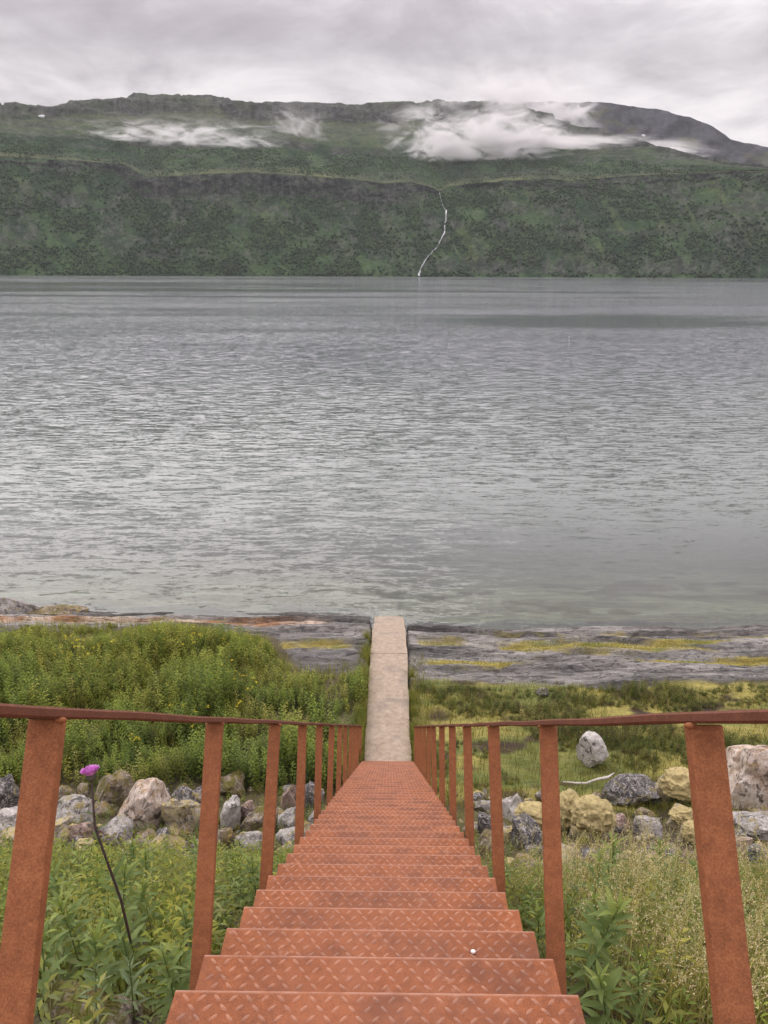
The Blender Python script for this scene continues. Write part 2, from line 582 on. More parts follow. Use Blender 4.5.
def ground_material():
    m, q, out = new_mat('shore_ground')
    a = q.n('ShaderNodeAttribute', attribute_name='col')
    rk = q.n('ShaderNodeAttribute', attribute_name='rock')
    pos = q.n('ShaderNodeNewGeometry').outputs['Position']
    mp = q.n('ShaderNodeMapping', {'Scale': (0.35, 1.5, 2.2), 'Rotation': (0, 0, R(4))})
    q.t.links.new(pos, mp.inputs['Vector'])
    st = q.noise(mp.outputs[0], 4.0, 8, 0.72, 0.4)
    n2 = q.noise(pos, 28.0, 6, 0.72)
    n3 = q.noise(pos, 1.3, 5, 0.6, 0.5)
    f = q.math('ADD', q.math('MULTIPLY', st, 0.55), q.math('MULTIPLY', n2, 0.45))
    mul = q.ramp(f, [(0.33, (0.45, 0.44, 0.43)), (0.50, (1.0, 1.0, 1.0)), (0.64, (1.6, 1.58, 1.55))])
    c = q.mix(1.0, a.outputs['Color'], mul, 'MULTIPLY')
    # pale salt / lichen flecks and dark cracks on the bare rock
    fl = q.math('MULTIPLY', q.maprange(q.noise(mp.outputs[0], 11.0, 6, 0.75), 0.60, 0.68, 0.0, 0.75), rk.outputs['Fac'])
    c = q.mix(fl, c, (0.50, 0.47, 0.45))
    lines = q.math('ABSOLUTE', q.math('SUBTRACT', q.noise(mp.outputs[0], 3.0, 6, 0.65, 0.7), 0.5))
    ck = q.math('MULTIPLY', q.maprange(lines, 0.018, 0.0, 0.0, 0.8), rk.outputs['Fac'])
    c = q.mix(ck, c, (0.03, 0.028, 0.028))
    dk = q.math('MULTIPLY', q.maprange(n3, 0.54, 0.68, 0.0, 0.55, True), rk.outputs['Fac'])
    c = q.mix(dk, c, (0.07, 0.066, 0.068))
    h = q.math('ADD', q.math('MULTIPLY', st, 1.0), q.math('MULTIPLY', n2, 0.45))
    h = q.math('SUBTRACT', h, q.math('MULTIPLY', ck, 0.35))
    principled(q, out, c, 0.82, h, 0.9, 0.06, spec=0.3)
    return m


M['ground'] = ground_material()


def build_ground():
    xs = np.concatenate([[-6000, -3000, -1200, -400, -150, -70, -40, -28, -22, -18], np.arange(-15, 15.01, 0.075), [18, 22, 28, 40, 70, 150, 400, 1200, 3000, 6000]])
    ys = np.concatenate([[-400, -150, -60, -30, -15, -8], np.arange(-4, 13, 0.16), np.arange(13, 24.6, 0.045), np.arange(24.6, 36, 0.25), [38, 42, 48, 60, 90, 150, 300, 700, 1500, 2450, 3000]])
    X, Y = np.meshgrid(xs, ys)
    Z = ground_z(X, Y)
    V = np.stack([X, Y, Z], -1).reshape(-1, 3)
    ny, nx = X.shape
    i = np.arange(ny - 1)[:, None] * nx + np.arange(nx - 1)[None, :]
    q = np.stack([i, i + 1, i + nx + 1, i + nx], -1).reshape(-1, 4)
    x, y = V[:, 0], V[:, 1]
    rm, mm = rockmask(x, y), mossmask(x, y)
    n = fbm(x * 0.9, y * 0.9, seed=31, octv=4)[:, None]
    n2 = fbm(x * 0.25, y * 1.4, seed=33, octv=4)[:, None]
    soil = lerp(np.array([0.060, 0.045, 0.028]), np.array([0.115, 0.10, 0.045]), np.clip(0.5 + n, 0, 1))
    # ochre moss turf on the right bench, peaty gaps
    turf = lerp(np.array([0.27, 0.235, 0.065]), np.array([0.135, 0.155, 0.042]), sstep(-0.1, 0.35, n2))
    turf = lerp(turf, np.array([0.050, 0.032, 0.022]), sstep(0.14, 0.40, fbm(x * 0.8, y * 1.6, seed=37, octv=3))[:, None])
    bench = (sstep(0.3, 1.0, x) * sstep(11.8, 13.0, y))[:, None]
    g = lerp(soil, turf, bench)
    n4 = fbm(x * 0.55, y * 4.5, seed=35, octv=5)[:, None]
    rock = lerp(np.array([0.085, 0.081, 0.077]), np.array([0.270, 0.256, 0.240]), np.clip(0.55 + 0.7 * n2 + 0.9 * n4, 0, 1))
    darkleft = (sstep(0.3, -0.6, x) * sstep(20.2, 19.2, y))[:, None]
    rock = lerp(rock, np.array([0.085, 0.08, 0.08]), 0.7 * darkleft)
    # bleached, rust-stained band along the water on the left
    band = (sstep(-1.6, -2.4, x) * np.exp(-((y - 22.0 - 0.25 * fbm(x * 0.3, y, seed=41)) / 0.30) ** 2))[:, None]
    rock = lerp(rock, lerp(np.array([0.55, 0.42, 0.32]), np.array([0.33, 0.17, 0.08]), sstep(-0.1, 0.4, n)), 0.9 * band)
    # wet tide strip
    zt = V[:, 2:3]
    wet = sstep(0.16, 0.03, zt) * sstep(-0.3, 0.0, zt)
    rock = lerp(rock, np.array([0.075, 0.068, 0.062]), 0.7 * wet * (1 - band))
    under = sstep(0.0, -0.35, zt)
    sea = lerp(np.array([0.16, 0.135, 0.085]), np.array([0.33, 0.30, 0.22]), np.clip(0.5 + 1.4 * n2, 0, 1))
    sea = lerp(sea, np.array([0.10, 0.075, 0.03]), sstep(0.05, 0.35, fbm(x * 0.6, y * 0.9, seed=47, octv=4))[:, None])
    rock = lerp(rock, sea, under)
    moss = lerp(np.array([0.29, 0.24, 0.065]), np.array([0.17, 0.17, 0.04]), sstep(-0.05, 0.35, fbm(x * 1.3, y * 3, seed=43, octv=3))[:, None])
    rock = lerp(rock, moss, mm[:, None])
    c = lerp(g, rock, rm[:, None])
    me = mesh_np('ground', V, quads=q, col=c)
    ra = me.attributes.new('rock', 'FLOAT', 'POINT')
    ra.data.foreach_set('value', (rm * (1 - mm) * (1 - under[:, 0])).astype(np.float32))
    tag(link('ground', me, M['ground']), kind='structure')


build_ground()

# ------------------------------------------------------------------ water


def build_water():
    m, q, out = new_mat('fjord_water')
    pos = q.n('ShaderNodeNewGeometry').outputs['Position']

    def layer(sx, sy, rot, scale, detail, rough=0.5, dist=0.0):
        mp = q.n('ShaderNodeMapping', {'Scale': (sx, sy, 1.0), 'Rotation': (0, 0, R(rot))})
        q.t.links.new(pos, mp.inputs['Vector'])
        return q.noise(mp.outputs[0], scale, detail, rough, dist)
    calm = layer(0.10, 1.0, -2, 0.011, 4, 0.55, 0.4)   # slicks and cat's-paws
    patch = layer(0.4, 1.0, 6, 0.030, 4, 0.6, 0.5)
    k = q.maprange(calm, 0.36, 0.52, 0.22, 1.0, True)
    k2 = q.maprange(patch, 0.35, 0.65, 0.55, 1.3)
    dep0 = q.n('ShaderNodeAttribute', attribute_name='depth')
    kk = q.math('MULTIPLY', q.math('MULTIPLY', k, k2), q.maprange(dep0.outputs['Fac'], 0.0, 4.5, 0.38, 1.0))

    ragged = layer(0.25, 1.0, 4, 0.16, 4, 0.65, 0.3)

    def slick(cx, cy, rx, ry, amt):
        d_ = q.vmath('MULTIPLY', q.vmath('SUBTRACT', pos, (cx, cy, 0.0)), (1.0 / rx, 1.0 / ry, 0.0))
        ln_ = q.n('ShaderNodeVectorMath', operation='LENGTH')
        q.set(ln_, 0, d_)
        r_ = q.math('ADD', ln_.outputs['Value'], q.math('ADD', q.math('MULTIPLY', q.math('SUBTRACT', patch, 0.5), 2.2), q.math('MULTIPLY', q.math('SUBTRACT', ragged, 0.5), 1.2)))
        return q.maprange(r_, 0.2, 1.3, 1.0 - amt, 1.0, True)
    # wind-still slicks that mirror the mountain: one right of centre, one along the far shore
    kk = q.math('MULTIPLY', kk, q.math('MULTIPLY', slick(60, 190, 60, 38, 0.78), q.math('MULTIPLY', slick(-500, 740, 720, 210, 0.93), slick(300, 1500, 1500, 240, 0.8))))

    def slopes(sx, sy, rot, scale, detail, ax, ay, rough=0.5, dist=0.0):
        mp = q.n('ShaderNodeMapping', {'Scale': (sx, sy, 1.0), 'Rotation': (0, 0, R(rot))})
        q.t.links.new(pos, mp.inputs['Vector'])
        v = q.vmath('SUBTRACT', q.noise(mp.outputs[0], scale, detail, rough, dist, 1), (0.5, 0.5, 0.5))
        return q.vmath('MULTIPLY', v, (ax, ay, 0.0))
    # wave slopes (not heights), so that far water keeps its glitter: ripples, chop, fine wind ripple
    t1 = slopes(0.24, 1.0, 7, 2.9, 5, 0.38, 1.12, 0.60, 0.2)
    t2 = slopes(0.34, 1.0, -6, 8.5, 4, 0.5, 1.05, 0.65, 0.3)
    t3 = slopes(0.5, 1.0, 14, 17.0, 3, 0.45, 0.65, 0.65)
    tt = q.vmath('ADD', t1, q.vmath('ADD', t2, t3))
    ts = q.vmath('SCALE', tt)
    q.set(ts.node, 'Scale', kk)
    bp = q.n('ShaderNodeVectorMath', operation='NORMALIZE')
    q.set(bp, 0, q.vmath('ADD', ts, (0.0, 0.0, 1.0)))
    fr = q.n('ShaderNodeFresnel', {'IOR': 1.333})
    q.set(fr, 'Normal', bp.outputs[0])
    gl = q.n('ShaderNodeBsdfGlossy', {'Roughness': 0.09})
    q.set(gl, 'Color', (1, 1, 1, 1))
    q.set(gl, 'Normal', bp.outputs[0])
    dep = q.n('ShaderNodeAttribute', attribute_name='depth')
    opac = q.maprange(dep.outputs['Fac'], 0.0, 3.2, 0.10, 1.0)
    deep = q.n('ShaderNodeBsdfDiffuse')
    q.set(deep, 'Color', q.mix(q.maprange(dep.outputs['Fac'], 0.5, 14.0), (0.190, 0.210, 0.195), (0.138, 0.148, 0.166)))
    tr = q.n('ShaderNodeBsdfTransparent')
    q.set(tr, 'Color', (0.80, 0.90, 0.84, 1))
    body = q.n('ShaderNodeMixShader', {0: opac})
    q.set(body, 1, tr.outputs[0])
    q.set(body, 2, deep.outputs[0])
    mx = q.n('ShaderNodeMixShader', {0: fr.outputs[0]})
    q.set(mx, 1, body.outputs[0])
    q.set(mx, 2, gl.outputs[0])
    q.set(out, 'Surface', mx.outputs[0])
    xs = np.concatenate([[-9000, -3000, -900, -300, -100, -50, -30], np.arange(-20, 20.1, 0.5), [30, 50, 100, 300, 900, 3000, 9000]])
    ys = np.concatenate([np.arange(20.0, 45, 0.4), [46, 50, 56, 65, 80, 100, 140, 200, 300, 500, 900, 1500, 2200, 3000, 4000]])
    X, Y = np.meshgrid(xs, ys)
    V = np.stack([X, Y, np.zeros_like(X)], -1).reshape(-1, 3)
    ny, nx = X.shape
    i = np.arange(ny - 1)[:, None] * nx + np.arange(nx - 1)[None, :]
    qd = np.stack([i, i + 1, i + nx + 1, i + nx], -1).reshape(-1, 4)
    me = mesh_np('water', V, quads=qd)
    a = me.attributes.new('depth', 'FLOAT', 'POINT')
    a.data.foreach_set('value', np.clip(-ground_z(V[:, 0], V[:, 1]), 0, 40).astype(np.float32))
    tag(link('water', me, m), kind='structure')


build_water()

# ------------------------------------------------------------------ far mountain


def mountain_material():
    m, q, out = new_mat('mountain_side')
    a = q.n('ShaderNodeAttribute', attribute_name='col')
    pos = q.n('ShaderNodeNewGeometry').outputs['Position']
    n1 = q.noise(pos, 0.10, 5, 0.7)
    n2 = q.noise(pos, 0.018, 5, 0.6)
    f = q.math('ADD', q.math('MULTIPLY', n1, 0.6), q.math('MULTIPLY', n2, 0.4))
    mul = q.ramp(f, [(0.36, (0.45, 0.46, 0.45)), (0.52, (1.0, 1.0, 1.0)), (0.66, (1.6, 1.55, 1.5))])
    c = q.mix(1.0, a.outputs['Color'], mul, 'MULTIPLY')
    principled(q, out, c, 0.95, n1, 1.0, 6.0, spec=0.1)
    return m


M['mountain'] = mountain_material()


def polyline(pts):
    p = np.array(pts, float)
    xs = np.linspace(p[0, 0], p[-1, 0], 500)
    return az_el(xs, np.interp(xs, p[:, 0], p[:, 1]))


def grid_quads(nr, nc):
    i = np.arange(nr - 1)[:, None] * nc + np.arange(nc - 1)[None, :]
    return np.stack([i, i + 1, i + nc + 1, i + nc], -1).reshape(-1, 4)


def build_mountain():
    L = [(-700, 160), (-300, 158), (-100, 154), (0, 156), (75, 160), (125, 164.5), (146, 177), (250, 172), (304, 175), (362, 180.5), (384, 183), (409, 181), (432, 187),
         (440, 192), (447, 186), (484, 182), (534, 179), (576, 179.5), (651, 174.5), (738, 171), (768, 171.5), (900, 178), (1200, 200), (1500, 205)]
    Rg = [(-700, 128), (-300, 112), (-100, 104), (0, 107), (15, 105), (50, 107), (75, 101.5), (92, 100), (105, 99.3), (117, 97.3), (127, 96), (140, 95.4), (158, 95), (175, 95.8), (190, 96.3), (207, 97), (225, 98.6), (238, 100.8), (255, 103), (275, 101.5), (296, 100.5),
          (320, 103.5), (350, 105), (384, 104), (420, 102.5), (470, 101.5), (505, 103), (525, 107), (550, 117), (576, 126), (608, 131), (650, 143), (706, 157), (768, 168.5), (900, 175), (1200, 196), (1500, 201)]
    cliff = [(-700, 6), (0, 5), (125, 6), (146, 16), (200, 15), (300, 17), (384, 17), (410, 10), (440, 3), (480, 4), (540, 6), (600, 7), (680, 5), (768, 6), (900, 8), (1500, 8)]
    az_l, el_l = polyline(L)
    az_r, el_r = polyline(Rg)
    cl = np.array(cliff, float)
    az = np.concatenate([np.linspace(-1.15, -0.52, 120)[:-1], np.linspace(-0.52, 0.52, 860), np.linspace(0.52, 1.2, 120)[1:]])
    pxs = 384 + 770 / math.cos(R(PITCH - 6)) * np.tan(az + R(YAW)) * 1.0
    E = np.interp(az, az_l, el_l) + 0.0009 * fbm(az * 60, az * 0 + 0.7, seed=61, octv=4)
    Rr = np.interp(az, az_r, el_r)
    Rr = Rr + 0.0022 * fbm(az * 110, az * 0 + 0.6, seed=63, octv=4) + 0.0012 * fbm(az * 45, az * 0 + 0.2, seed=62, octv=4)
    Rr = np.maximum(Rr, E + 0.001)
    c_el = np.interp(pxs, cl[:, 0], cl[:, 1]) / 770 * 1.08
    C1 = E - c_el
    sh = az_el(np.full(3, 384.0), np.array([276.0, 276.0, 276.0]))[1][0]
    D0 = 2500 + 25 * fbm(az * 12, az * 0 + 0.5, seed=60, octv=4)
    tc1 = np.tan(C1)
    D1 = D0 / (1 - tc1 / math.tan(R(37)))
    tE = np.tan(E)
    D2 = D1 + np.maximum((D1 + 30) * tE - D1 * tc1, 5) / math.tan(R(66))
    gap = Rr - E
    fr = [0.0, 0.07, 0.30, 0.44, 0.56, 0.80, 1.0]
    # control points down each line of sight: (elevation, horizontal distance)
    els = [np.full_like(az, -0.02), np.full_like(az, 0.0) - CAMZ / D0, C1, E, E + gap * 0.08, E + gap * 0.34, E + gap * 0.46, E + gap * 0.76, E + gap * 0.97, Rr, Rr - 0.03]
    s = np.clip(gap / 0.09, 0.15, 1.3)
    ds = [D0 - 160, D0, D1, D2, D2 + 190 * s, D2 + 420 * s, D2 + 470 * s, D2 + 900 * s, D2 + 1010 * s, D2 + 1150 * s, D2 + 1900]
    els, ds = np.stack(els), np.stack(ds)
    zs = np.tan(els) * ds + CAMZ
    seg = [5, 95, 26, 14, 26, 14, 40, 20, 10, 6]
    T = np.concatenate([k + np.linspace(0, 1, n, endpoint=False) for k, n in enumerate(seg)] + [[len(seg)]])
    k = np.minimum(T.astype(int), len(seg) - 1)
    u = (T - k)[:, None]
    Dg = ds[k] * (1 - u) + ds[k + 1] * u
    Zg = zs[k] * (1 - u) + zs[k + 1] * u
    A = np.broadcast_to(az, Dg.shape)
    Tg = np.broadcast_to(T[:, None], Dg.shape)
    # rounded crest noise, gullies on the lower face, ledges above
    arc = A * 2800.0
    low = sstep(1.0, 1.35, Tg) * sstep(2.9, 2.2, Tg)
    up = sstep(3.0, 3.5, Tg)
    drift = 0.55 * (Zg - 150)                      # gullies lean like the photograph's chutes
    gul = ridged((arc + drift * np.sin(A * 5)) / 150.0, Zg / 620.0, 5, 70)
    gul2 = fbm((arc + drift) / 42.0, Zg / 160.0, seed=75, octv=4)
    dD = low * (46 * (gul - 0.62) + 10 * gul2) + 14 * sstep(2.0, 2.3, Tg) * fbm(arc / 35, Zg / 25, seed=77, octv=4) * sstep(3.3, 2.9, Tg)
    dD = dD + 30 * low * fbm(arc / 420, Zg / 300, seed=78, octv=3)
    # shallow gorge behind the waterfall
    wf = np.interp(Zg, [0, 60, 130, 210, 270, 330], [0.0, 0.030, 0.062, 0.0725, 0.069, 0.070]) + R(-YAW) * 0
    Dg2 = Dg + dD
    Zg2 = Zg + up * (13 * fbm(arc / 120, Dg / 90, seed=80, octv=5) + 4 * np.abs(fbm(arc / 26, Dg / 20, seed=81, octv=3))) * np.clip(gap / 0.05, 0.15, 1)
    tread = sstep(7.0, 7.4, Tg) * sstep(9.4, 9.0, Tg)
    Zg2 = Zg2 + tread * 10 * (vnoise(Zg / 16.0, arc / 400, None, 83))
    Zg2 = Zg2 + low * 5 * fbm(arc / 18, Zg / 14, seed=84, octv=3)
    V = np.stack([CAMX + Dg2 * np.sin(A), CAMY + Dg2 * np.cos(A), Zg2], -1)
    nr, nc = Dg.shape
    # slope
    dz = np.gradient(Zg2, axis=0)
    dd = np.maximum(np.gradient(Dg2, axis=0), 0.5)
    slope = np.degrees(np.arctan2(np.abs(dz), dd))
    big = fbm(arc / 260, Zg / 130, seed=90, octv=4)
    mid = fbm((arc + drift) / 60, Zg / 90, seed=91, octv=4)
    fine = fbm(arc / 14, Zg / 9, seed=92, octv=3)
    tiny = fbm(arc / 5.5, Zg / 3.5, seed=192, octv=3)
    forest = lerp(np.array([0.024, 0.048, 0.026]), np.array([0.066, 0.106, 0.044]), np.clip(0.5 + 1.0 * mid + 0.4 * fine + 0.25 * tiny, 0, 1)[..., None])
    heath = lerp(np.array([0.038, 0.052, 0.030]), np.array([0.098, 0.104, 0.054]), np.clip(0.5 + big + 0.6 * fine + 0.5 * tiny + 0.5 * fbm(arc / 160, Zg / 9, seed=193, octv=4), 0, 1)[..., None])
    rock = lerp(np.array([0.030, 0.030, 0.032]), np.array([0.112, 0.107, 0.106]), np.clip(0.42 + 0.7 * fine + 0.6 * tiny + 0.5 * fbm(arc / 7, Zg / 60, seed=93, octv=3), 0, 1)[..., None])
    alpine = sstep(5.4, 7.2, Tg + 0.6 * big)[..., None]
    hb = sstep(2.95, 3.2, Tg + 0.15 * mid)[..., None] * (1 - sstep(3.35, 4.0, Tg + 0.5 * mid + 0.3 * fine)[..., None] * 0.95)
    c = lerp(forest, heath, np.clip(hb + alpine * 0.9, 0, 1))
    # bright grassy chutes on the lower face
    ch = sstep(0.10, 0.36, fbm((arc + drift * 1.2) / 22, Zg / 230, seed=95, octv=4) + 0.2 * fine) * sstep(-0.1, 0.3, big) * low
    c = lerp(c, np.array([0.095, 0.122, 0.050]), 0.7 * ch[..., None])
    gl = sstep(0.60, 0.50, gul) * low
    mid = mid + 0.30 * tiny
    rk = sstep(50, 62, slope + 12 * mid + 8 * fine) * sstep(1.6, 2.0, Tg)
    cl_w = np.clip(c_el / 0.022, 0.15, 1)
    broken = sstep(-0.30, 0.22, 0.8 * fbm(arc / 70, Zg / 16, seed=195, octv=4) + 0.35 * fbm(arc / 9, Zg / 70, seed=196, octv=3) + (Tg - 2.25) * 0.45 + 0.25 * (cl_w - 0.6))
    rk = np.maximum(rk, sstep(1.5, 2.1, Tg + 0.25 * mid) * sstep(3.0, 2.93, Tg) * np.clip(cl_w + 0.5 * mid, 0, 1) * broken * 0.82)
    rk = np.maximum(rk, sstep(-0.25, 0.2, mid + 0.5 * fine + 0.3 * big) * sstep(5.0, 5.1, Tg) * sstep(6.02, 5.95, Tg) * 0.9)
    # thin ledges following the beds of the upper slope
    bed = Zg + 16 * fbm(arc / 380, Zg * 0 + 1.3, seed=99, octv=3)
    for per, ph, wd_ in ((46.0, 0.1, 0.16), (71.0, 0.5, 0.13), (29.0, 0.8, 0.14)):
        fr_ = bed / per + ph
        fr_ = fr_ - np.floor(fr_)
        ln_ = sstep(wd_, wd_ * 0.4, np.abs(fr_ - 0.5)) * sstep(-0.05, 0.3, fbm(arc / 190, bed / 40, seed=int(per), octv=4) + 0.25 * fine)
        rk = np.maximum(rk, 0.85 * ln_ * sstep(5.6, 6.4, Tg))
        rk = np.maximum(rk, 0.55 * ln_ * sstep(3.3, 3.6, Tg) * sstep(5.0, 4.6, Tg))
        rk = np.maximum(rk, 0.65 * ln_ * sstep(1.25, 1.5, Tg) * sstep(2.4, 2.1, Tg) * sstep(-0.1, 0.3, big + 0.5 * mid))
    rk = np.maximum(rk, (sstep(7.05, 7.2, Tg + 0.1 * mid) * sstep(8.3, 8.0, Tg + 0.1 * mid)) * np.clip(0.75 + mid, 0, 1))
    rk = np.maximum(rk, 0.8 * sstep(7.9, 8.3, Tg + 0.3 * fine + 0.5 * mid))
    # cliffs just above the far shore, mostly on the right
    shc = sstep(1.02, 1.05, Tg) * sstep(1.26, 1.15, Tg + 0.12 * mid) * sstep(-0.02, 0.10, A + 0.05 * big) * np.clip(0.55 + 1.5 * mid + 1.2 * fbm(arc / 9, Zg / 80, seed=97, octv=3), 0, 1)
    rk = np.maximum(rk, 0.85 * shc)
    # bare scree and slabs scattered through the face
    rk = np.maximum(rk, 0.75 * sstep(0.24, 0.46, fbm((arc + drift) / 75, Zg / 55, seed=98, octv=5) + 0.22 * fine + 0.25 * tiny) * low)
    rk = np.maximum(rk, 0.7 * gl * sstep(-0.2, 0.35, fine + tiny))  # rock tone along gully beds, painted in for missing relief shading
    rk = np.maximum(rk, 0.7 * sstep(0.05, 0.35, fbm(arc / 150, Zg / 14, seed=194, octv=5) + 0.3 * tiny) * sstep(6.0, 6.6, Tg))
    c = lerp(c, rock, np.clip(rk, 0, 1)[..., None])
    # bright grass rim along the lip of the lower cliff
    rim = sstep(2.93, 2.99, Tg) * sstep(3.35, 3.1, Tg) * np.clip(0.5 + 1.4 * big + 0.6 * mid, 0, 1)
    c = lerp(c, np.array([0.15, 0.155, 0.07]), 0.8 * rim[..., None])
    c = c * np.array([0.80, 0.86, 0.78])
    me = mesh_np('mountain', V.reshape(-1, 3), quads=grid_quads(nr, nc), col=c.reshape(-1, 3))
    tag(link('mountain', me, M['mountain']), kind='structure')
    return dict(A=A, T=Tg, V=V, az=az, rk=rk, ch=ch, nr=nr, nc=nc, px=pxs)


MT = build_mountain()


def build_wood():
    """birch wood on the mountain: past counting, one object of small crowns"""
    V, rk, ch, T = MT['V'], MT['rk'], MT['ch'], MT['T']
    c0, c1 = 70, MT['nc'] - 70
    lo = np.argmax(MT['T'][:, 0] >= 1.0)
    hi = np.argmax(MT['T'][:, 0] >= 5.0)
    n = 78000
    r = RNG.uniform(lo + 0.3, hi, n)
    c = RNG.uniform(c0, c1, n)
    ri, ci = r.astype(int), c.astype(int)
    fr_, fc = (r - ri)[:, None], (c - ci)[:, None]
    P = (V[ri, ci] * (1 - fr_) + V[ri + 1, ci] * fr_) * (1 - fc) + (V[ri, ci + 1] * (1 - fr_) + V[ri + 1, ci + 1] * fr_) * fc
    tt = T[ri, ci]
    clump = fbm(P[:, 0] / 70, P[:, 2] / 50, seed=101, octv=3)
    keep = (rk[ri, ci] < 0.35) & (ch[ri, ci] < 0.5) & (RNG.random(n) < np.where(tt < 2, 0.5, np.where(tt < 3.35, 0.06, 0.55)) + np.where(tt < 3, 1.3, 0.8) * clump)
    P = P[keep]
    tt = tt[keep]
    n = len(P)
    w = RNG.uniform(1.8, 4.6, n) * np.where(tt < 2, 1.0, 0.7) * (1 + 0.5 * clump[keep])
    h = w * RNG.uniform(1.0, 1.6, n)
    t = np.array([[1, 0, 0], [0.31, 0.95, 0], [-0.81, 0.59, 0], [-0.81, -0.59, 0], [0.31, -0.95, 0], [0.1, 0.05, 1.0], [0, 0, -0.8]], float)
    F = [(i, (i + 1) % 5, 5) for i in range(5)] + [((i + 1) % 5, i, 6) for i in range(5)]
    jit = 1 + RNG.uniform(-0.3, 0.3, (n, 7, 3))
    VV = P[:, None, :] + t[None] * jit * np.stack([w, w, h], -1)[:, None, :] + np.array([0, 0, 1.0]) * (0.6 * h)[:, None, None]
    FF = (np.array(F)[None] + np.arange(n)[:, None, None] * 7).reshape(-1, 3)
    v = RNG.random(n)[:, None]
    cc = lerp(np.array([0.026, 0.048, 0.026]), np.array([0.056, 0.090, 0.038]), np.clip(v + 0.6 * clump[keep][:, None], 0, 1) ** 1.3)
    cc = np.repeat(cc[:, None, :], 7, 1)
    me = mesh_np('birch_wood', VV.reshape(-1, 3), tris=FF, col=cc.reshape(-1, 3))
    tag(link('birch_wood', me, M['mountain']), 'dense green birch wood covering the lower mountain side', None, None, 'stuff')


build_wood()


def build_peak():
    Rg = [(380, 135), (450, 112), (500, 104), (545, 101), (576, 102.5), (600, 101.5), (640, 107), (662, 110), (688, 117), (708, 124), (714, 127), (730, 139), (745, 142.5), (768, 147.5), (800, 156), (860, 172), (1000, 190), (1300, 210)]
    az_r, el_r = polyline(Rg)
    az = np.linspace(az_r[0], az_r[-1], 420)
    el = np.interp(az, az_r, el_r)
    D = 4700.0
    T = np.concatenate([np.linspace(0, 1, 90), [1.08, 1.3]])
    Dt = np.where(T <= 1, D - 900 * (1 - T), D + 2500 * (T - 1))[:, None] * np.ones_like(az)[None]
    zr = np.tan(el) * D + CAMZ
    Z = np.where(T[:, None] <= 1, zr[None] * (0.30 + 0.70 * T[:, None] ** 0.9), zr[None] * (1 - 1.6 * (T[:, None] - 1)))
    A = np.broadcast_to(az, Z.shape)
    arc = A * D
    k = np.sin(np.clip(T, 0, 1) * math.pi)[:, None]
    Dt = Dt + k * (90 * (ridged(arc / 210 + Z / 900, Z / 500, 5, 120) - 0.6) + 30 * fbm(arc / 50, Z / 60, seed=122, octv=4))
    Z = Z + k * 14 * fbm(arc / 60, Z / 40, seed=121, octv=4) + 5 * fbm(arc / 45, Z * 0, seed=124, octv=4)
    V = np.stack([CAMX + Dt * np.sin(A), CAMY + Dt * np.cos(A), Z], -1)
    f = np.clip(0.5 + 0.9 * fbm(arc / 40, Z / 45, seed=123, octv=5), 0, 1)[..., None]
    c = lerp(np.array([0.010, 0.011, 0.016]), np.array([0.072, 0.070, 0.084]), f)
    c = lerp(c, np.array([0.09, 0.095, 0.05]), 0.6 * sstep(0.1, 0.4, fbm(arc / 130, Z / 90, seed=125, octv=4))[..., None])
    me = mesh_np('mountain_peak', V.reshape(-1, 3), quads=grid_quads(*Z.shape), col=c.reshape(-1, 3))
    tag(link('mountain_peak', me, M['mountain']), kind='structure')
    return V, az


PK, PK_AZ = build_peak()


def mt_at(px, py):
    """place on the mountain mesh seen in direction (px, py)"""
    a, e = az_el(px, py)
    ci = int(np.clip(np.searchsorted(MT['az'], a), 1, MT['nc'] - 1))
    colv = MT['V'][:, ci]
    d = np.hypot(colv[:, 0] - CAMX, colv[:, 1] - CAMY)
    ee = np.arctan2(colv[:, 2] - CAMZ, d)
    ok = np.where(ee >= e)[0]
    i = ok[0] if len(ok) else int(np.argmax(ee))
    return colv[i].copy()


def build_waterfall():
    pts = [(439, 192), (440, 197), (442, 206), (446, 212), (445, 222), (444, 233), (440, 241), (436, 248), (429, 256), (424, 262), (420, 270), (418, 276)]
    wd = [2.0, 3.2, 1.8, 5.5, 4.5, 5.5, 4, 5, 4.5, 2.6, 4, 8]
    xs = np.linspace(0, len(pts) - 1, 90)
    P = np.array(pts, float)
    px = np.interp(xs, range(len(pts)), P[:, 0]) + 0.5 * fbm(xs * 2.1, xs * 0, seed=130)
    py = np.interp(xs, range(len(pts)), P[:, 1])
    ww = np.interp(xs, range(len(pts)), wd) * (0.75 + 0.5 * vnoise(xs * 1.7, xs * 0, None, 131))
    V = []
    for a_, b_, w_ in zip(px, py, ww):
        p = mt_at(a_, b_)
        to = np.array([CAMX, CAMY, CAMZ + 200]) - p
        to /= np.linalg.norm(to)
        p = p + to * 9
        w_ = max(w_, 0.9)
        V += [p + np.array([-w_ * 0.5, 3.0, 0]), p + np.array([0, -1.2, 0.0]), p + np.array([w_ * 0.5, 3.0, 0])]
    n = len(px)
    q = []
    for i in range(n - 1):
        for j in range(2):
            q.append((i * 3 + j, i * 3 + j + 1, i * 3 + j + 4, i * 3 + j + 3))
    me = mesh_np('waterfall', np.array(V), quads=np.array(q))
    m, qn, out = new_mat('falling_water')
    pos = qn.n('ShaderNodeNewGeometry').outputs['Position']
    principled(qn, out, qn.ramp(qn.noise(pos, 0.12, 4, 0.7), [(0.35, (0.22, 0.24, 0.25)), (0.58, (0.62, 0.63, 0.65))]), 0.6)
    tag(link('waterfall', me, m), 'thin white waterfall zigzagging down the green mountain to the fjord', 'waterfall')


build_waterfall()


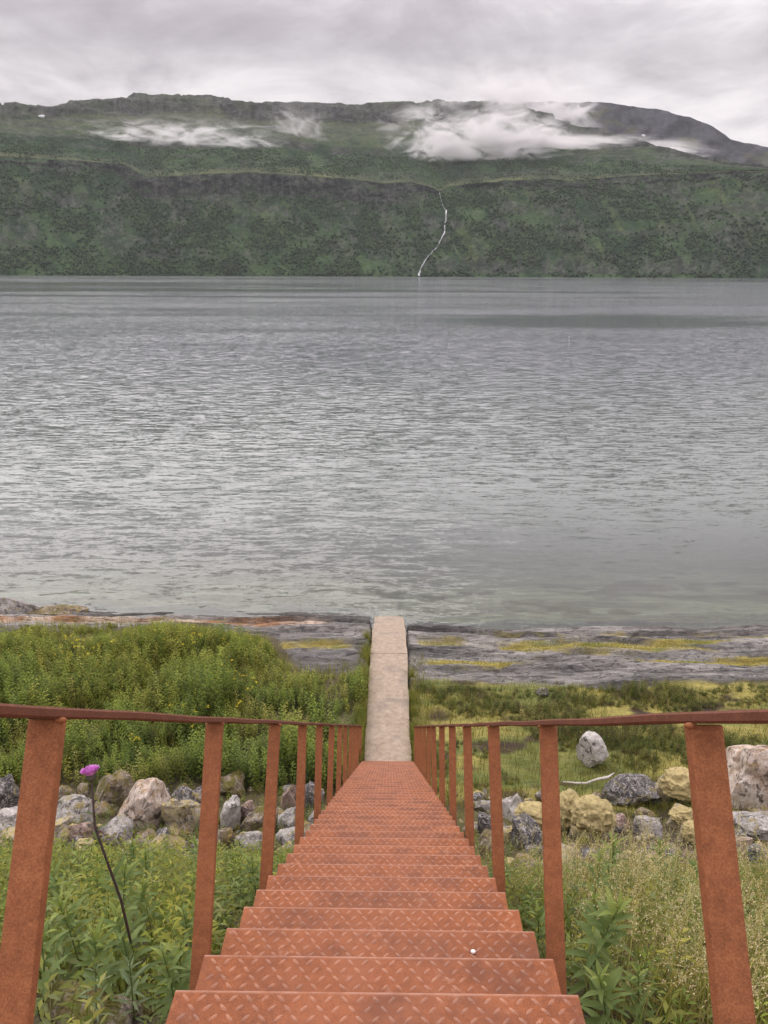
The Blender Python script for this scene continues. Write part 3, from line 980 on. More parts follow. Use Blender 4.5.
def build_snow(px, py, w, h, lab, on_peak=False):
    if on_peak:
        a, e = az_el(px, py)
        ci = int(np.clip(np.searchsorted(PK_AZ, a), 1, len(PK_AZ) - 1))
        cv = PK[:, ci]
        ee = np.arctan2(cv[:, 2] - CAMZ, np.hypot(cv[:, 0], cv[:, 1]))
        p = cv[int(np.argmax(ee >= e))]
    else:
        p = mt_at(px, py)
    bm = bmesh.new()
    bmesh.ops.create_icosphere(bm, subdivisions=3, radius=1.0)
    for v in bm.verts:
        k = 1 + 0.35 * math.sin(3 * v.co.x + px) * math.cos(4 * v.co.y + py)
        v.co = Vector((v.co.x * w * k, v.co.y * 5, v.co.z * h * k))
    o = link('snow_patch', bm_mesh('snow_patch', bm, True), M['snow'])
    o.location = Vector(p) - Vector(p).normalized() * 8
    tag(o, lab, 'snow patch', 'old snow patches high on the mountain')


build_snow(40.5, 116.5, 11, 5, 'small white snow patch near the top at the far left of the mountain')
build_snow(540, 125.5, 10, 4, 'small white snow patch in the mist gap below the right-hand peak')
build_snow(643, 136.5, 9, 5, 'tiny white snow patch on the grey slope of the right-hand peak', True)

# ------------------------------------------------------------------ staircase
RISE, GO, HALF = 0.184, 0.285, 0.55
Y0, Z0 = 1.055, 9.29
NT = 46
TH = math.atan2(RISE, GO)
ALONG = Vector((0, math.cos(TH), -math.sin(TH)))
PERP = Vector((0, math.sin(TH), math.cos(TH)))


def stud_mesh(x0, x1, y0, y1, z=0.0):
    """raised lens-shaped studs of checker plate, alternately turned"""
    V, Q, Tr = [], [], []
    pit = 0.043
    ny = int((y1 - y0) / (pit * 0.62))
    nx = int((x1 - x0) / pit)
    for j in range(ny):
        for i in range(nx):
            cx = x0 + (i + 0.5 + 0.5 * (j % 2)) * (x1 - x0) / nx
            cy = y0 + (j + 0.5) * (y1 - y0) / ny
            if cx > x1 - 0.012:
                continue
            a = R(45) if (i + j // 2 + j) % 2 else R(-45)
            ca, sa = math.cos(a), math.sin(a)
            L, Wd, H = 0.0160, 0.0052, 0.0046
            n0 = len(V)
            for (u, v, h) in ((-L, 0, 0), (-L * .45, -Wd, 0), (L * .45, -Wd, 0), (L, 0, 0), (L * .45, Wd, 0), (-L * .45, Wd, 0), (-L * .55, 0, H), (L * .55, 0, H)):
                V.append((cx + u * ca - v * sa, cy + u * sa + v * ca, z + h))
            Q += [(n0 + 1, n0 + 2, n0 + 7, n0 + 6), (n0 + 4, n0 + 5, n0 + 6, n0 + 7)]
            Tr += [(n0, n0 + 1, n0 + 6), (n0 + 2, n0 + 3, n0 + 7), (n0 + 3, n0 + 4, n0 + 7), (n0 + 5, n0, n0 + 6)]
    return mesh_np('stud_pattern', np.array(V), quads=np.array(Q), tris=np.array(Tr), smooth=True)


def tread_mesh():
    """folded plate: flat tread with a rounded nose and a riser lip turned down to the next tread"""
    t = 0.005
    prof = [(-GO + 0.004, 0.0), (-0.010, 0.0), (-0.004, -0.0012), (-0.0012, -0.004), (0.0, -0.010), (0.0, -RISE + 0.004),
            (-t, -RISE + 0.004), (-t, -0.012), (-0.012, -t), (-GO + 0.004, -t)]
    bm = bmesh.new()
    va = [bm.verts.new((-HALF, y, z)) for y, z in prof]
    vb = [bm.verts.new((HALF, y, z)) for y, z in prof]
    n = len(prof)
    for i in range(n):
        j = (i + 1) % n
        bm.faces.new((va[i], va[j], vb[j], vb[i]))
    # end caps in three convex pieces
    for v, fl in ((va, 1), (vb, 0)):
        for f in ((0, 1, 8, 9), (1, 2, 3, 4, 7, 8), (4, 5, 6, 7)):
            vs = [v[k] for k in f]
            bm.faces.new(vs[::-1] if fl else vs)
    bmesh.ops.recalc_face_normals(bm, faces=bm.faces)
    return bm_mesh('tread', bm)


def build_stairs():
    root = empty('staircase', (0, Y0, Z0))
    tag(root, 'long straight rust-red steel staircase of checker plate treads going down to the shore', 'staircase')
    tm = tread_mesh()
    sm = stud_mesh(-HALF + 0.012, HALF - 0.012, -GO + 0.012, -0.012)
    for n in range(1, NT + 1):
        o = link('tread', tm, M['rust_tread'], root)
        o.location = (RNG.uniform(-0.003, 0.003), n * GO, -n * RISE)
        s_ = link('stud_pattern', sm, M['rust_stud'], o)
        s_['kind'] = 'stuff'
    # landing
    lm = bevel_box('landing', 1.4, 2.2, 0.006, 0.0015)
    o = link('landing', lm, M['rust_tread'], root)
    o.location = (0, -1.1, -0.003)
    s_ = link('stud_pattern', stud_mesh(-0.68, 0.68, -0.5, 1.08, 0.003), M['rust_stud'], o)
    s_['kind'] = 'stuff'
    lip = link('riser', bevel_box('riser', 1.1, 0.005, RISE - 0.008, 0.001), M['rust_tread'], root)
    lip.location = (0, -0.0026, -RISE / 2 - 0.006)
    # stringers
    Ls = NT * math.hypot(GO, RISE) - 0.05
    rot = Euler((-TH, 0, 0)).to_matrix().to_4x4()
    for sx in (-1, 1):
        me = bevel_box('stringer', 0.010, Ls, 0.18, 0.002)
        o = link('stringer', me, M['rust_post'], root)
        c = ALONG * (Ls / 2 + 0.02) - PERP * (0.165 + 0.09)
        o.location = Vector((sx * 0.545, 0, 0)) + c
        o.rotation_euler = (-TH, 0, 0)
    # railing
    step = 1.385 * 0.8715 / math.cos(TH)
    base = -0.205 - 0.215 / math.cos(TH) - Y0 / math.cos(TH)     # along-slope position of the camera foot
    RH = 0.706
    xl = 0.592
    for sx in (-1, 1):
        a0, a1 = base + step * 0.35, base + step * 12.0 + 0.05
        seg = 24
        for part, (hh, zz, wd) in {'handrail': (0.020, RH + 0.010, 0.060)}.items():
            bm = bmesh.new()
            N = 60
            rings = []
            for i in range(N + 1):
                a = a0 + (a1 - a0) * i / N
                wob = 0.0015 * math.sin(i * 1.7 + sx) + 0.001 * math.sin(i * 0.6)
                c = ALONG * a + PERP * (zz + wob) + Vector((sx * xl + 0.0012 * math.sin(i * 0.9 + 2 * sx), 0, 0))
                w, h, bv = wd / 2, hh / 2, 0.004
                ring = []
                for (u, v) in ((-w, -h + bv), (-w + bv, -h), (w - bv, -h), (w, -h + bv), (w, h - bv), (w - bv, h), (-w + bv, h), (-w, h - bv)):
                    ring.append(bm.verts.new(c + Vector((u, 0, 0)) + PERP * v))
                rings.append(ring)
            for r0, r1 in zip(rings, rings[1:]):
                for k in range(8):
                    bm.faces.new((r0[k], r0[(k + 1) % 8], r1[(k + 1) % 8], r1[k]))
            bm.faces.new(rings[0])
            bm.faces.new(rings[-1][::-1])
            bmesh.ops.recalc_face_normals(bm, faces=bm.faces)
            link(part, bm_mesh(part, bm), M['rust_rail'], root)
        pl = RH + 0.30
        pm = bevel_box('post', 0.060, 0.030, pl, 0.0045, 2)
        wm = bmesh.new()
        bmesh.ops.create_icosphere(wm, subdivisions=2, radius=1)
        bmesh.ops.scale(wm, vec=(0.012, 0.010, 0.006), verts=wm.verts)
        weld = bm_mesh('weld', wm, True)
        for k in range(1, 13):
            a = base + step * k + (0.025 if (k == 1 and sx < 0) else 0)
            o = link('post', pm, M['rust_post'], root)
            o.location = Vector((sx * xl + 0.002 * math.sin(k * 2.3 + sx), 0, 0)) + ALONG * a + PERP * (RH - pl / 2 - 0.0005)
            o.rotation_euler = (-TH, R(0.25 * math.sin(k * 3.1 + 2 * sx)), R(1.2 * math.sin(k * 1.9 + sx)))
            w_ = link('weld', weld, M['rust_post'], o)
            w_.location = (-sx * 0.028, -0.013, pl / 2 - 0.002)
    return root


STAIRS = build_stairs()


def stair_z(y):
    return Z0 - (y - Y0) * RISE / GO


# white pebble lying on a tread
def build_pebble():
    bm = bmesh.new()
    bmesh.ops.create_icosphere(bm, subdivisions=2, radius=0.0085)
    for v in bm.verts:
        v.co.x *= 1.0 + 0.2 * math.sin(v.co.z * 300)
        v.co.z *= 0.75
    o = link('pebble', bm_mesh('pebble', bm, True), M['white'])
    n = 4
    o.location = (0.325, Y0 + n * GO - 0.10, Z0 - n * RISE + 0.0065)
    tag(o, 'tiny white pebble lying on a rusty tread near the camera', 'pebble')


build_pebble()

# ------------------------------------------------------------------ concrete path


def slab_mesh(name, prof, hw0, hw1, ny=40, seed=0):
    """a cast strip following (y, z_top, thickness), slightly uneven, chipped edges"""
    pr = np.array(prof, float)
    ys = np.linspace(pr[0, 0], pr[-1, 0], ny)
    zt = np.interp(ys, pr[:, 0], pr[:, 1])
    th = np.interp(ys, pr[:, 0], pr[:, 2])
    hw = np.linspace(hw0, hw1, ny)
    bm = bmesh.new()
    rings = []
    nx = 9
    for j, (y, z, t, h) in enumerate(zip(ys, zt, th, hw)):
        ring = []
        el_ = 0.020 * float(vnoise(np.array([y * 1.7]), np.array([seed + 0.3]), None, 5)[0])
        er_ = 0.020 * float(vnoise(np.array([y * 1.7]), np.array([seed + 7.3]), None, 6)[0])
        xs = np.linspace(-h + el_, h + er_, nx)
        for x in xs:
            edge = abs(x) > h - 0.05
            ring.append(bm.verts.new((x, y, z + 0.010 * float(fbm(np.array([x * 2.2]), np.array([y * 1.2]), seed=140 + seed, octv=3)[0]) - (0.014 if edge else 0))))
        ring.append(bm.verts.new((xs[-1] + 0.012, y, z - 0.05)))
        ring.append(bm.verts.new((xs[-1] + 0.02, y, z - t)))
        ring.append(bm.verts.new((xs[0] - 0.02, y, z - t)))
        ring.append(bm.verts.new((xs[0] - 0.012, y, z - 0.05)))
        rings.append(ring)
    m_ = len(rings[0])
    for r0, r1 in zip(rings, rings[1:]):
        for k in range(m_):
            bm.faces.new((r0[k], r0[(k + 1) % m_], r1[(k + 1) % m_], r1[k]))
    bm.faces.new(rings[0])
    bm.faces.new(rings[-1][::-1])
    bmesh.ops.recalc_face_normals(bm, faces=bm.faces)
    return bm_mesh(name, bm, False)


def build_path():
    root = empty('path', (0, 13.9, 0))
    tag(root, kind='structure')

    def add(me):
        o = link('slab', me, M['concrete'], root)
        o.matrix_parent_inverse = Matrix.Translation((0, -13.9, 0))
        return o
    add(slab_mesh('slab', [(13.9, 0.74, 0.45), (16.5, 0.72, 0.4), (19.28, 0.70, 0.4)], 0.50, 0.505, 40, 0))
    add(slab_mesh('slab', [(19.281, 0.708, 0.4), (19.62, 0.69, 0.4), (20.8, 0.54, 0.45), (22.15, 0.27, 0.5), (22.95, 0.12, 0.5)], 0.505, 0.47, 36, 1))
    add(slab_mesh('slab', [(22.97, 0.03, 0.3), (24.0, -0.09, 0.4), (25.4, -0.42, 0.4)], 0.33, 0.30, 16, 2))


build_path()

# ------------------------------------------------------------------ boulders


def rock_mesh(name, w, d, h, seed, sub=4, cuts=11, rough=0.10):
    r = np.random.default_rng(seed)
    bm = bmesh.new()
    bmesh.ops.create_icosphere(bm, subdivisions=sub, radius=1.0)
    P = np.array([v.co[:] for v in bm.verts])
    F = [[v.index for v in f.verts] for f in bm.faces]
    bm.free()
    for _ in range(cuts + 6):                      # knock flat facets off
        n = r.normal(size=3)
        n[2] = abs(n[2]) if r.random() < 0.75 else n[2]
        n /= np.linalg.norm(n)
        k = r.uniform(0.40, 0.80)
        dist = P @ n
        over = np.maximum(dist - k, 0)
        P = P - over[:, None] * n * 0.94
    o = r.uniform(0, 50, 3)
    q = P * 1.7 + o
    nrm = P / np.maximum(np.linalg.norm(P, axis=1, keepdims=True), 1e-6)
    P = P + nrm * (rough * 1.9 * fbm(q[:, 0], q[:, 1], q[:, 2], octv=4, gain=0.55, seed=seed))[:, None]
    q = P * 5.5 + o
    rid = 1 - np.abs(vnoise(q[:, 0], q[:, 1], q[:, 2], seed + 9))
    P = P - nrm * (rough * 0.5 * np.maximum(rid - 0.75, 0) * 4)[:, None] * 0.8
    mx = np.abs(P).max(0)
    P = P / mx * np.array([w / 2, d / 2, h / 2])
    me = mesh_np(name, P, tris=np.array(F), smooth=True)
    try:
        me.set_sharp_from_angle(angle=R(32))
    except Exception:
        pass
    return me


def cushion_mesh(w, d, h, seed, n=5):
    """lumpy cushion of moss: several domes melted together with a fuzzy skin"""
    r = np.random.default_rng(seed)
    bm = bmesh.new()
    bmesh.ops.create_icosphere(bm, subdivisions=5, radius=1.0)
    P = np.array([v.co[:] for v in bm.verts])
    F = [[v.index for v in f.verts] for f in bm.faces]
    bm.free()
    q = P * 2.2 + r.uniform(0, 30, 3)
    lump = 1 - np.abs(vnoise(q[:, 0], q[:, 1], q[:, 2], seed))
    q2 = P * 14 + 3
    q3 = P * 5.5 + 11
    lump3 = 1 - np.abs(vnoise(q3[:, 0], q3[:, 1], q3[:, 2], seed + 5))
    P = P * (0.66 + 0.28 * lump + 0.14 * lump3 + 0.07 * vnoise(q2[:, 0], q2[:, 1], q2[:, 2], seed + 2))[:, None]
    P[:, 2] = np.maximum(P[:, 2], -0.4)
    mx = np.abs(P).max(0)
    return mesh_np('moss_cushion', P / mx * np.array([w / 2, d / 2, h / 2]), tris=np.array(F), smooth=True)


# centre pixel, foot pixel row, width and height in pixels, rock kind, tilt, label, moss part
BOULDERS = [
    # left of the stairs
    (145, 836, 54, 57, 'rock_pale', 12, 'large pale pink and white boulder, biggest of the rocks left of the stairs', None),
    (178, 838, 50, 40, 'rock_lichen', -32, 'slanting slab crusted with yellow lichen leaning right of the pale pink boulder', None),
    (186, 812, 36, 26, 'rock_dark', 5, 'dark grey rock behind the slanting yellow lichen slab', None),
    (112, 812, 40, 36, 'rock_brown', 8, 'brown mossy boulder leaning against the left side of the pale pink boulder', None),
    (72, 830, 48, 30, 'rock_grey', 4, 'grey flat-topped boulder just below the thistle flower', None),
    (76, 846, 46, 18, 'rock_red', 2, 'low pinkish slab in front of the grey flat-topped boulder by the thistle', None),
    (2, 812, 30, 36, 'rock_dark', 0, 'dark grey boulder at the left edge behind the first post', None),
    (8, 832, 38, 22, 'rock_white', 3, 'whitish low rock left of the first post, under the dark boulder', None),
    (28, 850, 60, 22, 'rock_lichen', -4, 'low yellow lichen rock left of the first post, in front of the whitish rock', None),
    (116, 848, 40, 26, 'rock_grey', -8, 'grey rounded rock at the foot of the pale pink boulder', None),
    (231, 836, 22, 46, 'rock_white', 10, 'tall pale white-grey rock standing just right of the second left post', None),
    (249, 824, 20, 20, 'rock_red', 0, 'small rounded pinkish rock right of the tall pale rock', None),
    (257, 838, 34, 28, 'rock_brown', -25, 'dark brownish rock tilted in front of the small pinkish one', None),
    (252, 862, 40, 28, 'rock_grey', -10, 'light grey angular rock below the dark mossy tilted one', None),
    (224, 862, 30, 30, 'rock_brown', 6, 'brown mossy rock hidden partly by the second left post', None),
    (289, 815, 22, 30, 'rock_red', 4, 'upright reddish-grey rock beside the third left post', None),
    (291, 832, 32, 22, 'rock_grey', 3, 'grey rock under the upright reddish-grey one by the third left post', None),
    (290, 854, 28, 24, 'rock_grey', -6, 'pale grey lowest rock beside the third left post near the treads', None),
    (311, 808, 24, 24, 'rock_dark', 5, 'dark mossy rock between the third and fourth left posts', None),
    (315, 830, 16, 22, 'rock_grey', 0, 'narrow grey rock squeezed between a left post and the treads', None),
    (233, 797, 34, 24, 'rock_brown', 4, 'brown rock at the back behind the second left post, furthest from the camera', None),
    (201, 858, 30, 20, 'rock_grey', 8, 'grey small rock left of the second left post among the leaves', None),
    (166, 862, 36, 22, 'rock_lichen', 6, 'yellowish lichen rock at the foot of the slanting slab', None),
    (62, 808, 26, 16, 'rock_brown', 0, 'small brown rock behind the grey flat-topped boulder', None),
    (204, 826, 26, 22, 'rock_dark', 14, 'dark jagged rock between the slanting slab and the second left post', None),
    (95, 1050, 122, 44, 'rock_brown', 3, 'low flat grey-brown rock among the leaves at the bottom left edge', None),
    # right of the stairs
    (592, 770, 27, 31, 'rock_white', 186, 'lone white boulder standing on the mossy flat right of the stairs', None),
    (637, 808, 58, 32, 'rock_dark', -6, 'broad dark grey boulder with pale veins left of the nearest right post', None),
    (675, 804, 40, 30, 'rock_lichen', 6, 'rock under a cream moss cushion, right of the broad dark boulder', 'side'),
    (755, 814, 62, 70, 'rock_pale', 8, 'large pale grey and pink boulder at the right edge, biggest right of the stairs', None),
    (516, 823, 28, 26, 'rock_white', 6, 'pale white-capped rock behind the second right post', None),
    (525, 852, 36, 32, 'rock_dark', -12, 'dark grey angular rock below the white-capped one, left of the second right post', None),
    (534, 832, 44, 24, 'rock_lichen', 4, 'yellow lichen rock lying between the white-capped rock and the dark angular one', 'side'),
    (487, 838, 22, 28, 'rock_dark', -20, 'dark leaning rock beside the third right post', None),
    (489, 860, 26, 26, 'rock_brown', 10, 'brown low rock at the foot of the dark leaning one', None),
    (484, 815, 24, 16, 'rock_grey', 0, 'small grey-white rock left of the third right post', None),
    (566, 836, 28, 40, 'rock_lichen', 0, 'upright rock buried in yellow moss just right of the second right post', 'side'),
    (588, 840, 46, 36, 'rock_lichen', 4, 'wide boulder buried under a thick yellow moss cushion', 'side'),
    (616, 832, 26, 20, 'rock_red', 0, 'pinkish-grey rock right of the wide moss-buried boulder', None),
    (680, 829, 26, 18, 'rock_lichen', 0, 'small rock under a round cream moss cushion left of the nearest right post', 'side'),
    (690, 846, 22, 22, 'rock_lichen', 4, 'cream moss-covered rock against the nearest right post, lower of two', 'side'),
    (690, 876, 18, 26, 'rock_red', 0, 'pinkish rock in the grass against the left side of the nearest right post', None),
    (757, 838, 60, 20, 'rock_grey', -5, 'flat grey rock with orange lichen below the large pale boulder', None),
    (740, 862, 30, 24, 'rock_red', 10, 'reddish rock right of the nearest right post among grass stems', None),
    (764, 876, 36, 30, 'rock_dark', 0, 'dark grey rock at the right edge below the flat orange-lichened rock', None),
    (548, 806, 26, 16, 'rock_grey', 0, 'grey rock behind the second right post, nearest the mossy flat', None),
    (507, 846, 22, 22, 'rock_lichen', 0, 'yellow-crusted rock between the third right post and the dark angular rock', None),
    (651, 840, 30, 20, 'rock_grey', 6, 'grey rock half hidden by seeding grass below the broad dark boulder', None),
    (320, 681, 0, 0, '', 0, '', None),
]


def build_boulders():
    for i, (px, fy, w, h, kind, tilt, lab, moss) in enumerate(BOULDERS):
        if not kind:
            continue
        p, t = at(px, fy - 0.16 * h)
        sc = t / FPX * math.cos(math.atan((fy - 512) / FPX)) * 1.0
        W_, H_ = w * sc * 1.06, h * sc * 1.22
        D_ = 0.5 * (W_ + H_) * 1.0
        me = rock_mesh('boulder', W_ * 1.06, D_, H_ * 1.2, 500 + i * 7 + (5 if 'lone white' in lab else 0), 4, 4 if 'lone white' in lab else 12, 0.11)
        o = link('boulder', me, M[kind])
        o.location = (p[0], p[1] + 0.12 * D_, p[2] + H_ * 0.27)
        o.rotation_euler = (R(RNG.uniform(-8, 8)), R(tilt), R(RNG.uniform(-12, 12)))
        tag(o, lab, 'boulder', 'boulders tipped beside the stairs')
        if moss == 'side':
            big = True
            mc = cushion_mesh(W_ * (0.98 if big else 0.62), D_ * (0.9 if big else 0.6), H_ * (0.85 if big else 0.32), 900 + i)
            c = link('moss_cushion', mc, M['moss_yellow'] if big else M['moss_green'], o)
            c.location = (W_ * (0.02 if big else -0.06), -D_ * (0.16 if big else 0.0), H_ * (0.24 if big else 0.46))
    # rounded outcrop sticking out of the water at the far left
    for (px, py, w, h, lab, kd) in ((8, 612, 62, 22, 'rounded grey rock outcrop at the water edge on the far left', 'rock_grey'),
                                 (62, 613, 70, 13, 'low dark seaweed-covered ledge right of the rounded grey outcrop', 'rock_brown')):
        d = ray(px, py)
        t = (0.02 - CAMZ) / d[2]
        p = np.array([CAMX, CAMY, CAMZ]) + d * t
        sc = t / FPX
        me = rock_mesh('rock_outcrop', w * sc, 0.9, h * sc * 1.5, 777 + px, 4, 9, 0.10)
        o = link('rock_outcrop', me, M[kd])
        o.location = (p[0], p[1] + 0.1, 0.02 + h * sc * 0.12)
        tag(o, lab, 'rock')
    # brown rounded stone on the slab to the right of the path
    p, t = at(544, 693)
    o = link('boulder', rock_mesh('boulder', 0.46, 0.4, 0.26, 88, 3, 4, 0.05), M['rock_dark'])
    o.location = (p[0], p[1], p[2] + 0.07)
    tag(o, 'flat dark brown stone lying at the edge of the grey rock slab on the right', 'boulder')


build_boulders()


def build_rubble(mat, seed, n, s0, s1, lab):
    """rubble between the boulders: too many to count"""
    Vs, Fs, k0 = [], [], 0
    for var in range(4):
        base = rock_mesh('tmp', 1, 1, 0.8, seed + var, 3, 8, 0.13)
        n0 = len(base.vertices)
        B = np.zeros(n0 * 3)
        base.vertices.foreach_get('co', B)
        B = B.reshape(-1, 3)
        T = np.array([list(p.vertices) for p in base.polygons])
        bpy.data.meshes.remove(base)
        m = n // 4
        x = np.where(RNG.random(m) < 0.5, RNG.uniform(-9, -0.7, m), RNG.uniform(0.7, 9, m))
        y = RNG.uniform(7.3, 13.2, m)
        s = s0 + (s1 - s0) * RNG.random(m) ** 1.8
        z = ground_z(x, y)
        Rm = np.stack([np.array(Euler((RNG.uniform(-.5, .5), RNG.uniform(-.5, .5), RNG.uniform(0, 6.28))).to_matrix()) for _ in range(m)])
        L = (B[None] * (RNG.uniform(0.6, 1.3, (m, 1, 3)) * s[:, None, None])) @ np.swapaxes(Rm, 1, 2)
        Vs.append((L + np.stack([x, y, z + 0.10 * s], -1)[:, None, :]).reshape(-1, 3))
        Fs.append((T[None] + (np.arange(m) * n0)[:, None, None]).reshape(-1, 3) + k0)
        k0 += m * n0
    me = mesh_np('rubble', np.concatenate(Vs), tris=np.concatenate(Fs), smooth=False)
    tag(link('rubble', me, M[mat]), lab, None, None, 'stuff')


build_rubble('rock_brown', 31, 260, 0.10, 0.55, 'brown mossy rubble between the boulders')
build_rubble('rock_dark', 41, 160, 0.10, 0.50, 'dark grey rubble between the boulders')
build_rubble('rock_lichen', 51, 220, 0.10, 0.55, 'pale lichened rubble between the boulders')

# ------------------------------------------------------------------ vegetation helpers


def unit(v):
    return v / np.maximum(np.linalg.norm(v, axis=-1, keepdims=True), 1e-9)


def leaf_quads(P, D, L, Wd, droop, roll=None):
    """one folded, drooping quad per leaf: base, left, tip, right"""
    up = np.array([0, 0, 1.0])
    S = unit(np.cross(D, up) + 1e-6)
    if roll is not None:
        N = unit(np.cross(S, D))
        S = S * np.cos(roll)[:, None] + N * np.sin(roll)[:, None]
    mid = P + D * (L * 0.48)[:, None] - up * (L * droop * 0.25)[:, None]
    tip = P + D * L[:, None] - up * (L * droop)[:, None]
    lift = up * (Wd * 0.22)[:, None]
    l = mid + S * (Wd * 0.5)[:, None] + lift
    r = mid - S * (Wd * 0.5)[:, None] + lift
    return np.stack([P, r, tip, l], 1)


class Veg:
    """collects leaf quads, blades and stems with their own colours into ONE object"""
    def __init__(s):
        s.V, s.Q, s.C, s.n = [], [], [], 0

    def quads(s, V4, c):
        k = len(V4)
        s.V.append(V4.reshape(-1, 3))
        s.Q.append(np.arange(k * 4).reshape(-1, 4) + s.n)
        s.C.append(np.repeat(np.broadcast_to(c, (k, 3))[:, None, :], 4, 1).reshape(-1, 3))
        s.n += k * 4

    def strips(s, P, D, bend, H, Wd, c0, c1, seg=3, taper=True):
        """grass-like strips: start P, lean direction D (unit, horizontal), height H, bend 0..1"""
        k = len(P)
        side = np.stack([-D[:, 1], D[:, 0], np.zeros(k)], -1)
        f = RNG.uniform(-1.5, 1.5, k)
        side = side * np.cos(f)[:, None] + D * np.sin(f)[:, None]
        rows = []
        for j in range(seg + 1):
            t = j / seg
            ctr = P + np.array([0, 0, 1.0]) * (H * (t - 0.35 * bend * t * t))[:, None] + D * (H * bend * t * t)[:, None]
            w = Wd * (1 - t * 0.92 if taper else 1.0) * 0.5
            rows.append(np.stack([ctr - side * w[:, None], ctr + side * w[:, None]], 1))
        V = np.stack(rows, 1)                       # k, seg+1, 2, 3
        base = (np.arange(k) * (seg + 1) * 2)[:, None, None]
        q = []
        for j in range(seg):
            a = 2 * j
            q.append([a, a + 1, a + 3, a + 2])
        q = np.array(q)[None] + base
        s.V.append(V.reshape(-1, 3))
        s.Q.append(q.reshape(-1, 4) + s.n)
        tt = np.linspace(0, 1, seg + 1)[None, :, None, None]
        c0 = np.broadcast_to(c0, (k, 3))[:, None, None, :]
        c1 = np.broadcast_to(c1, (k, 3))[:, None, None, :]
        s.C.append(np.broadcast_to(c0 * (1 - tt) + c1 * tt, (k, seg + 1, 2, 3)).reshape(-1, 3))
        s.n += k * (seg + 1) * 2
        return rows[-1].mean(1)

    def build(s, name, mat, label):
        me = mesh_np(name, np.concatenate(s.V), quads=np.concatenate(s.Q), col=np.clip(np.concatenate(s.C), 0, 1), smooth=False)
        return tag(link(name, me, mat), label, None, None, 'stuff')


def hdir(n):
    a = RNG.uniform(0, 2 * math.pi, n)
    return np.stack([np.cos(a), np.sin(a), np.zeros(n)], -1)


def pick(cols, n, jit=0.30):
    c = np.array(cols)[RNG.integers(0, len(cols), n)]
    return c * (1 + RNG.uniform(-jit, jit, (n, 1))) * (1 + RNG.uniform(-0.06, 0.06, (n, 3)))


FLAT = at(95, 1030)[0]


def clear(X, Y):
    return np.hypot((X - FLAT[0]) / 1.5, Y - FLAT[1]) > 0.24


def herbs(veg, X, Y, H, nl, L, cols, width=0.36, spread=1.0, top_light=0.35):
    """leafy herbs: a stem each and nl leaves round it"""
    ck = clear(X, Y)
    X, Y, H = X[ck], Y[ck], H[ck]
    n = len(X)
    Z = ground_z(X, Y) - 0.02
    base = np.stack([X, Y, Z], -1)
    lean = hdir(n) * (H * RNG.uniform(0.0, 0.28, n))[:, None]
    pc = pick(cols, n)
    veg.strips(base, unit(lean + 1e-6), np.full(n, 0.15), H, np.full(n, 0.006) + 0.004, pc * 0.8, pc * 0.9, 2)
    f = np.tile((np.arange(nl) + 0.5) / nl, (n, 1)) + RNG.uniform(-0.5, 0.5, (n, nl)) / nl
    f = 0.12 + 0.88 * f
    ang = np.arange(nl)[None] * 2.4 + RNG.uniform(0, 6.28, (n, 1)) + RNG.uniform(-0.4, 0.4, (n, nl))
    el_ = lerp(0.0, 0.55, f ** 1.5) + RNG.uniform(-0.25, 0.25, (n, nl))
    D = np.stack([np.cos(ang) * np.cos(el_), np.sin(ang) * np.cos(el_), np.sin(el_)], -1)
    P = base[:, None, :] + lean[:, None, :] * (f ** 1.5)[..., None] + np.array([0, 0, 1.0]) * (H[:, None] * f)[..., None]
    LL = L * lerp(1.15, 0.6, f) * RNG.uniform(0.7, 1.25, (n, nl)) * (0.7 + 0.3 * (H / H.mean()))[:, None]
    P = P + D * (LL * 0.25 * spread)[..., None]
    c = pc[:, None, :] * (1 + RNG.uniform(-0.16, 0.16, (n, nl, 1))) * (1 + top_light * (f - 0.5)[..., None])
    q = leaf_quads(P.reshape(-1, 3), D.reshape(-1, 3), LL.reshape(-1), (LL * width).reshape(-1), RNG.uniform(0.05, 0.5, n * nl), RNG.uniform(-0.5, 0.5, n * nl))
    veg.quads(q, c.reshape(-1, 3))


G_HERB = [(0.135, 0.174, 0.030), (0.182, 0.217, 0.038), (0.230, 0.248, 0.045), (0.101, 0.136, 0.026), (0.277, 0.267, 0.060), (0.162, 0.174, 0.042)]
G_SHRUB = [(0.070, 0.092, 0.024), (0.100, 0.122, 0.030), (0.140, 0.152, 0.042), (0.175, 0.160, 0.055), (0.090, 0.075, 0.035)]
G_GRASS = [(0.216, 0.236, 0.050), (0.284, 0.285, 0.065), (0.351, 0.310, 0.090), (0.162, 0.192, 0.040)]
G_STRAW = [(0.36, 0.31, 0.16), (0.30, 0.27, 0.13), (0.42, 0.36, 0.20)]


